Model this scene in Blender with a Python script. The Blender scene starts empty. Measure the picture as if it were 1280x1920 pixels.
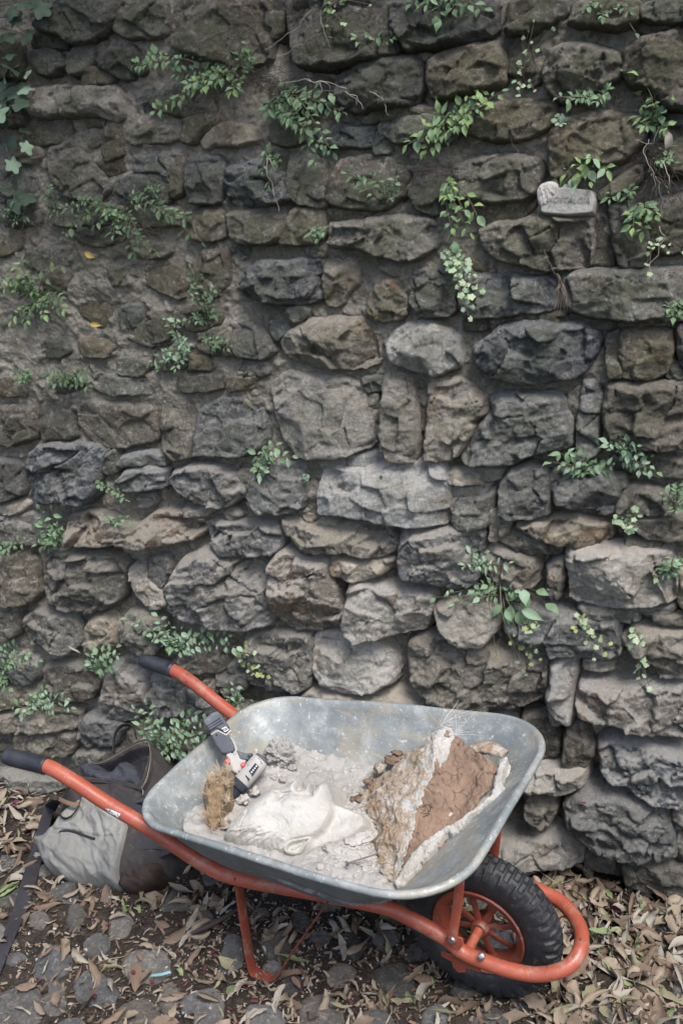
import bpy, bmesh, math, random
import numpy as np
from mathutils import Vector, Matrix, Quaternion

rng = np.random.RandomState(7)
random.seed(7)
SC = bpy.context.scene
COL = SC.collection

# ------------------------------------------------------------------ camera
CAM = np.array([1.362, -1.899, 2.118])
YAW, PIT, ROL, FPX = math.radians(-30.74), math.radians(20.06), math.radians(-5.06), 1870.0
FW = np.array([math.sin(YAW)*math.cos(PIT), math.cos(YAW)*math.cos(PIT), -math.sin(PIT)])
_r = np.array([math.cos(YAW), -math.sin(YAW), 0.0]); _u = np.cross(_r, FW)
RT = _r*math.cos(ROL)+_u*math.sin(ROL)
UP = -_r*math.sin(ROL)+_u*math.cos(ROL)
cam_data = bpy.data.cameras.new('camera')
cam_data.sensor_fit = 'VERTICAL'; cam_data.sensor_height = 36.0; cam_data.sensor_width = 24.0
cam_data.lens = FPX/1920*36.0
cam_data.clip_start = 0.05; cam_data.clip_end = 200
cam = bpy.data.objects.new('camera', cam_data); COL.objects.link(cam)
cam.matrix_world = Matrix(((RT[0], UP[0], -FW[0], CAM[0]), (RT[1], UP[1], -FW[1], CAM[1]), (RT[2], UP[2], -FW[2], CAM[2]), (0, 0, 0, 1)))
SC.camera = cam

# ------------------------------------------------------------------ sky, sun, exposure
SUN_EL, SUN_AZ = math.radians(60), math.radians(122)      # azimuth clockwise from +Y
world = bpy.data.worlds.new('World'); SC.world = world
world.use_nodes = True
wn = world.node_tree.nodes; wl = world.node_tree.links
sky = wn.new('ShaderNodeTexSky'); sky.sky_type = 'NISHITA'; sky.sun_disc = False
sky.sun_elevation = SUN_EL; sky.sun_rotation = SUN_AZ
sky.air_density = 1.0; sky.dust_density = 3.0; sky.ozone_density = 1.0
wl.new(sky.outputs[0], wn['Background'].inputs[0]); wn['Background'].inputs[1].default_value = 0.115
sun_data = bpy.data.lights.new('sun', 'SUN'); sun_data.energy = 2.0; sun_data.angle = math.radians(24)
sun_data.color = (1.0, 0.98, 0.955)
sun = bpy.data.objects.new('sun', sun_data); COL.objects.link(sun)
sd_ = Vector((math.sin(SUN_AZ)*math.cos(SUN_EL), math.cos(SUN_AZ)*math.cos(SUN_EL), math.sin(SUN_EL)))
sun.rotation_euler = sd_.to_track_quat('Z', 'Y').to_euler(); sun.location = (2, -2, 5)
SC.view_settings.view_transform = 'Standard'; SC.view_settings.look = 'None'
SC.view_settings.gamma = 1.0; SC.view_settings.exposure = 1.05
SC.cycles.max_bounces = 6; SC.cycles.use_denoising = True

# ------------------------------------------------------------------ helpers
def ray(px, py): return FW + RT*(px-640)/FPX + UP*(960-py)/FPX
def onz(px, py, z=0.0):
    d = ray(px, py); return CAM + d*((z-CAM[2])/d[2])
def ony(px, py, y):
    d = ray(px, py); return CAM + d*((y-CAM[1])/d[1])

WO = onz(30, 1458); WD = onz(1165, 1650)-WO; WD /= np.linalg.norm(WD)
_n = np.cross(WD, [0, 0, 1.0])
LEAN = math.radians(7)
WN = _n*math.cos(LEAN)+np.array([0, 0, 1.0])*math.sin(LEAN)          # outward, towards the camera
WV = np.cross(WN, WD); WV = WV if WV[2] > 0 else -WV
def wuv(px, py, h=0.0):
    d = ray(px, py); t = ((WO+WN*h-CAM)@WN)/(d@WN); X = CAM+d*t-WO
    return X@WD, X@WV
def wpt(u, v, h): return WO + WD*u + WV*v + WN*h
def wpix(px, py, h=0.05):
    u, v = wuv(px, py, h); return Vector(wpt(u, v, h))

_perm = rng.permutation(512); _g = rng.normal(size=(512, 3)); _g /= np.linalg.norm(_g, axis=1)[:, None]
def noise3(x, y, z=0.0):
    x, y, z = np.broadcast_arrays(np.asarray(x, float), np.asarray(y, float), np.asarray(z, float))
    xi = np.floor(x).astype(int); yi = np.floor(y).astype(int); zi = np.floor(z).astype(int)
    xf = x-xi; yf = y-yi; zf = z-zi
    f = lambda t: t*t*t*(t*(t*6-15)+10)
    u, v, w = f(xf), f(yf), f(zf); r = 0
    for dx in (0, 1):
        for dy in (0, 1):
            for dz in (0, 1):
                h = _perm[(_perm[(_perm[(xi+dx) & 511]+yi+dy) & 511]+zi+dz) & 511]; g = _g[h]
                d = g[..., 0]*(xf-dx)+g[..., 1]*(yf-dy)+g[..., 2]*(zf-dz)
                r = r+d*(u if dx else 1-u)*(v if dy else 1-v)*(w if dz else 1-w)
    return r*1.6
def fbm(x, y, z=0.0, o=4, gain=.5):
    a = 1; s = 0; k = 1
    for i in range(o): s = s+a*noise3(x*k, y*k, z*k+i*7.3); a *= gain; k *= 2.03
    return s
def ridged(x, y, z=0.0, o=4):
    a = 1; s = 0; k = 1
    for i in range(o): s = s+a*(1-np.abs(noise3(x*k, y*k, z*k+i*3.1))*2)**2; a *= .5; k *= 2.1
    return s/1.9

def link(name, me, mat=None, parent=None):
    o = bpy.data.objects.new(name, me); COL.objects.link(o)
    if mat is not None: me.materials.append(mat)
    if parent is not None: o.parent = parent
    return o
def empty(name, loc=(0, 0, 0), label=None, cat=None, group=None, rot=(0, 0, 0)):
    o = bpy.data.objects.new(name, None); COL.objects.link(o); o.location = loc; o.rotation_euler = rot
    o.empty_display_size = .05
    return tag(o, label, cat, group)
def tag(o, label=None, cat=None, group=None, kind=None):
    if label: o['label'] = label
    if cat: o['category'] = cat
    if group: o['group'] = group
    if kind: o['kind'] = kind
    return o
def mesh_np(name, V, F, smooth=True):
    """V (n,3), F (m,k) arrays of quads or triangles"""
    me = bpy.data.meshes.new(name); V = np.asarray(V, np.float32); F = np.asarray(F, np.int32)
    me.vertices.add(len(V)); me.vertices.foreach_set('co', V.ravel())
    k = F.shape[1]; me.loops.add(F.size); me.loops.foreach_set('vertex_index', F.ravel())
    me.polygons.add(len(F)); me.polygons.foreach_set('loop_start', np.arange(0, F.size, k, dtype=np.int32))
    if smooth: me.polygons.foreach_set('use_smooth', np.ones(len(F), bool))
    me.update(calc_edges=True); return me
def mesh_py(name, V, F, smooth=True):
    me = bpy.data.meshes.new(name); me.from_pydata([tuple(v) for v in V], [], F); me.update()
    if smooth: me.polygons.foreach_set('use_smooth', np.ones(len(F), bool))
    return me
def grid_faces(ny, nx, mask=None):
    i = np.arange(ny*nx).reshape(ny, nx)
    q = np.stack([i[:-1, :-1], i[:-1, 1:], i[1:, 1:], i[1:, :-1]], -1).reshape(-1, 4)
    if mask is not None: q = q[mask.reshape(-1)[q].all(1)]
    return q
def compact(V, F):
    used = np.unique(F); m = np.full(len(V), -1); m[used] = np.arange(len(used)); return V[used], m[F]
def chaikin(p, n=1, k=.22):
    p = np.asarray(p, float)
    for _ in range(n):
        q = np.roll(p, -1, 0); p = np.stack([p*(1-k)+q*k, p*k+q*(1-k)], 1).reshape(-1, 2)
    return p
def sdist(x, y, poly):
    """signed distance, positive inside"""
    a = poly; b = np.roll(poly, -1, 0); best = np.full(x.shape, 1e9); ins = np.zeros(x.shape, bool)
    for (ax, ay), (bx, by) in zip(a, b):
        ex, ey = bx-ax, by-ay; wx, wy = x-ax, y-ay
        t = np.clip((wx*ex+wy*ey)/(ex*ex+ey*ey+1e-12), 0, 1)
        best = np.minimum(best, (wx-t*ex)**2+(wy-t*ey)**2)
        c = ((ay <= y) & (by > y)) | ((by <= y) & (ay > y))
        if ey != 0: ins ^= c & (x < ax+(y-ay)*ex/ey)
    d = np.sqrt(best); return np.where(ins, d, -d)

# ------------------------------------------------------------------ materials
class NT:
    def __init__(s, name):
        s.m = bpy.data.materials.new(name); s.m.use_nodes = True; s.n = s.m.node_tree.nodes; s.l = s.m.node_tree.links
        s.b = s.n['Principled BSDF']; s.tc = s.n.new('ShaderNodeTexCoord').outputs['Object']
    def node(s, t, **k):
        x = s.n.new(t)
        for a, v in k.items():
            if isinstance(v, (int, float, str, bool)) and hasattr(x, a): setattr(x, a, v)
        return x
    def inp(s, x, i, v):
        if isinstance(v, bpy.types.NodeSocket): s.l.new(v, x.inputs[i])
        elif isinstance(v, tuple) and len(v) == 3 and x.inputs[i].type == 'RGBA': x.inputs[i].default_value = (*v, 1)
        else: x.inputs[i].default_value = v
    def noise(s, sc, det=4, rough=.55, co=None, dist=0.0, col=False):
        x = s.n.new('ShaderNodeTexNoise'); s.l.new(co or s.tc, x.inputs['Vector'])
        x.inputs['Scale'].default_value = sc; x.inputs['Detail'].default_value = det; x.inputs['Roughness'].default_value = rough
        x.inputs['Distortion'].default_value = dist
        return x.outputs[1 if col else 0]
    def vor(s, sc, feat='F1', co=None, out='Distance'):
        x = s.n.new('ShaderNodeTexVoronoi'); x.feature = feat; s.l.new(co or s.tc, x.inputs['Vector']); x.inputs['Scale'].default_value = sc
        return x.outputs[out]
    def ramp(s, f, a, b, lo=0.0, hi=1.0):
        x = s.n.new('ShaderNodeMapRange'); x.interpolation_type = 'SMOOTHSTEP'; s.l.new(f, x.inputs[0])
        for i, v in ((1, a), (2, b), (3, lo), (4, hi)): x.inputs[i].default_value = v
        return x.outputs[0]
    def mix(s, f, a, b, mode='MIX'):
        x = s.n.new('ShaderNodeMix'); x.data_type = 'RGBA'; x.blend_type = mode; s.inp(x, 0, f); s.inp(x, 6, a); s.inp(x, 7, b); return x.outputs[2]
    def math(s, op, a, b=0.0):
        x = s.n.new('ShaderNodeMath'); x.operation = op; s.inp(x, 0, a); s.inp(x, 1, b); return x.outputs[0]
    def bump(s, h, dist, strength=1.0, nrm=None):
        x = s.n.new('ShaderNodeBump'); s.l.new(h, x.inputs['Height']); x.inputs['Distance'].default_value = dist; x.inputs['Strength'].default_value = strength
        if nrm: s.l.new(nrm, x.inputs['Normal'])
        s.l.new(x.outputs[0], s.b.inputs['Normal']); return x.outputs[0]
    def col(s, c): s.inp(s.b, 'Base Color', c)
    def set(s, **k):
        for a, v in k.items(): s.inp(s.b, a.replace('_', ' '), v)
    def scaled(s, sx, sy, sz, rot=(0, 0, 0)):
        x = s.n.new('ShaderNodeMapping'); s.l.new(s.tc, x.inputs[0]); x.inputs['Scale'].default_value = (sx, sy, sz); x.inputs['Rotation'].default_value = rot
        return x.outputs[0]
    def rnd(s): return s.n.new('ShaderNodeObjectInfo').outputs['Random']

def rock_mat(name, c1, c2, c3, stain=None, dust=.35, lich=.35):
    t = NT(name)
    rn = t.rnd()
    off = t.n.new('ShaderNodeVectorMath'); off.operation = 'ADD'; t.l.new(t.tc, off.inputs[0])
    cx = t.n.new('ShaderNodeCombineXYZ'); 
    for i in range(3): t.l.new(t.math('MULTIPLY', rn, 13.0*(i+1)), cx.inputs[i])
    t.l.new(cx.outputs[0], off.inputs[1]); co = off.outputs[0]
    big = t.ramp(t.noise(6, 6, .65, co, .8), .42, .58); mid = t.ramp(t.noise(19, 7, .7, co, .6), .44, .58)
    c = t.mix(big, c1, c2); c = t.mix(t.math('MULTIPLY', mid, .75), c, c3)
    if stain:
        c = t.mix(t.math('MULTIPLY', t.ramp(t.noise(7, 5, .6, co, 1.0), .52, .66), .7), c, stain)
    fine = t.noise(120, 5, .7, co)
    c = t.mix(t.ramp(fine, .42, .66, 0, .42), t.mix(.55, c, (0.03, 0.028, 0.025), 'MIX'), c)
    # pale veins, lichen crust specks
    v = t.ramp(t.noise(11, 8, .7, co, 2.5), .495, .505); v2 = t.ramp(t.noise(11, 8, .7, co, 2.5), .505, .52)
    vein = t.math('MULTIPLY', t.math('SUBTRACT', v, v2), .28); c = t.mix(vein, c, (0.40, 0.38, 0.35))
    sp = t.math('MULTIPLY', t.ramp(t.noise(44, 8, .8, co), .53, .61), t.math('MULTIPLY', lich, 1.4) if False else lich*1.5); c = t.mix(sp, c, (0.34, 0.325, 0.30))
    dk = t.math('MULTIPLY', t.ramp(t.noise(26, 6, .75, co, .5), .56, .72), .55); c = t.mix(dk, c, (0.04, 0.038, 0.035))
    # settled dust on ledges
    g = t.n.new('ShaderNodeNewGeometry'); sx = t.n.new('ShaderNodeSeparateXYZ'); t.l.new(g.outputs['Normal'], sx.inputs[0])
    pos = t.n.new('ShaderNodeSeparateXYZ'); t.l.new(g.outputs['Position'], pos.inputs[0])
    nz = t.math('ADD', sx.outputs[2], t.math('MULTIPLY', t.math('SUBTRACT', t.noise(30, 5, .7), .5), .8))
    low = t.ramp(pos.outputs[2], 1.75, .95, .35, 1.0)
    c = t.mix(t.math('MULTIPLY', t.math('MULTIPLY', t.ramp(nz, .38, .85), dust), low), c, (0.42, 0.385, 0.34))
    # moss film higher up the wall
    ms = t.math('MULTIPLY', t.ramp(t.noise(3.5, 7, .7), .46, .64), t.ramp(pos.outputs[2], .8, 1.9, .15, .6))
    c = t.mix(ms, c, (0.062, 0.070, 0.036))
    r2 = t.math('FRACT', t.math('MULTIPLY', rn, 7.31)); c = t.mix(1.0, c, t.mix(r2, (1.05, 1.0, .91), (.94, .99, 1.05)), 'MULTIPLY')
    hv = t.n.new('ShaderNodeHueSaturation'); t.l.new(c, hv.inputs['Color']); t.l.new(t.math('ADD', t.math('MULTIPLY', rn, .75), 1.42), hv.inputs['Value'])
    t.col(hv.outputs[0]); t.set(Roughness=.88)
    t.b.inputs['Specular IOR Level'].default_value = .3
    h = t.math('ADD', t.math('MULTIPLY', t.noise(60, 9, .8, co, .8), 1.25), t.math('MULTIPLY', t.noise(14, 6, .6, co, 1.2), 1.4))
    h = t.math('SUBTRACT', h, t.math('MULTIPLY', t.ramp(t.vor(24, 'DISTANCE_TO_EDGE', t.noise(9, 5, .6, co, .5, True)), .0, .03, 1, 0), .12))
    t.bump(h, .023)
    return t.m
RM = {
 'g': rock_mat('grey_limestone', (0.192, 0.186, 0.172), (0.125, 0.124, 0.119), (0.25, 0.240, 0.215)),
 'b': rock_mat('brown_limestone', (0.172, 0.154, 0.124), (0.126, 0.114, 0.094), (0.215, 0.196, 0.162), (0.15, 0.105, 0.07)),
 'o': rock_mat('ochre_stained_limestone', (0.235, 0.195, 0.155), (0.165, 0.140, 0.115), (0.28, 0.245, 0.20), (0.25, 0.135, 0.065), .5),
 'd': rock_mat('dark_limestone', (0.100, 0.094, 0.086), (0.075, 0.072, 0.070), (0.140, 0.128, 0.112), None, .25, .2),
 'l': rock_mat('blue_grey_limestone', (0.155, 0.166, 0.180), (0.088, 0.096, 0.112), (0.27, 0.265, 0.255), (0.20, 0.165, 0.125), .5, .4),
 't': rock_mat('pale_tan_limestone', (0.43, 0.398, 0.348), (0.30, 0.275, 0.238), (0.52, 0.485, 0.43), (0.30, 0.205, 0.13), .6, .3),
 'w': rock_mat('pale_grey_limestone', (0.50, 0.49, 0.465), (0.36, 0.355, 0.345), (0.60, 0.58, 0.54), (0.26, 0.21, 0.155), .7, .45),
}
def mortar_mat():
    t = NT('earthy_lime_mortar')
    c = t.mix(t.ramp(t.noise(4, 5, .6), .38, .62), (0.270, 0.248, 0.208), (0.190, 0.176, 0.148))
    c = t.mix(t.ramp(t.noise(30, 7, .75), .42, .68), c, (0.36, 0.335, 0.285))
    c = t.mix(t.math('MULTIPLY', t.ramp(t.noise(2.6, 5, .65), .5, .66), .5), c, (0.095, 0.098, 0.064))
    c = t.mix(t.math('MULTIPLY', t.ramp(t.noise(90, 5, .7), .6, .72), .5), c, (0.33, 0.31, 0.27))
    t.col(c); t.set(Roughness=.95); t.b.inputs['Specular IOR Level'].default_value = .15
    h = t.math('ADD', t.noise(45, 8, .78), t.math('MULTIPLY', t.vor(75), .5)); t.bump(h, .016); return t.m
MORTAR = mortar_mat()
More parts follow.
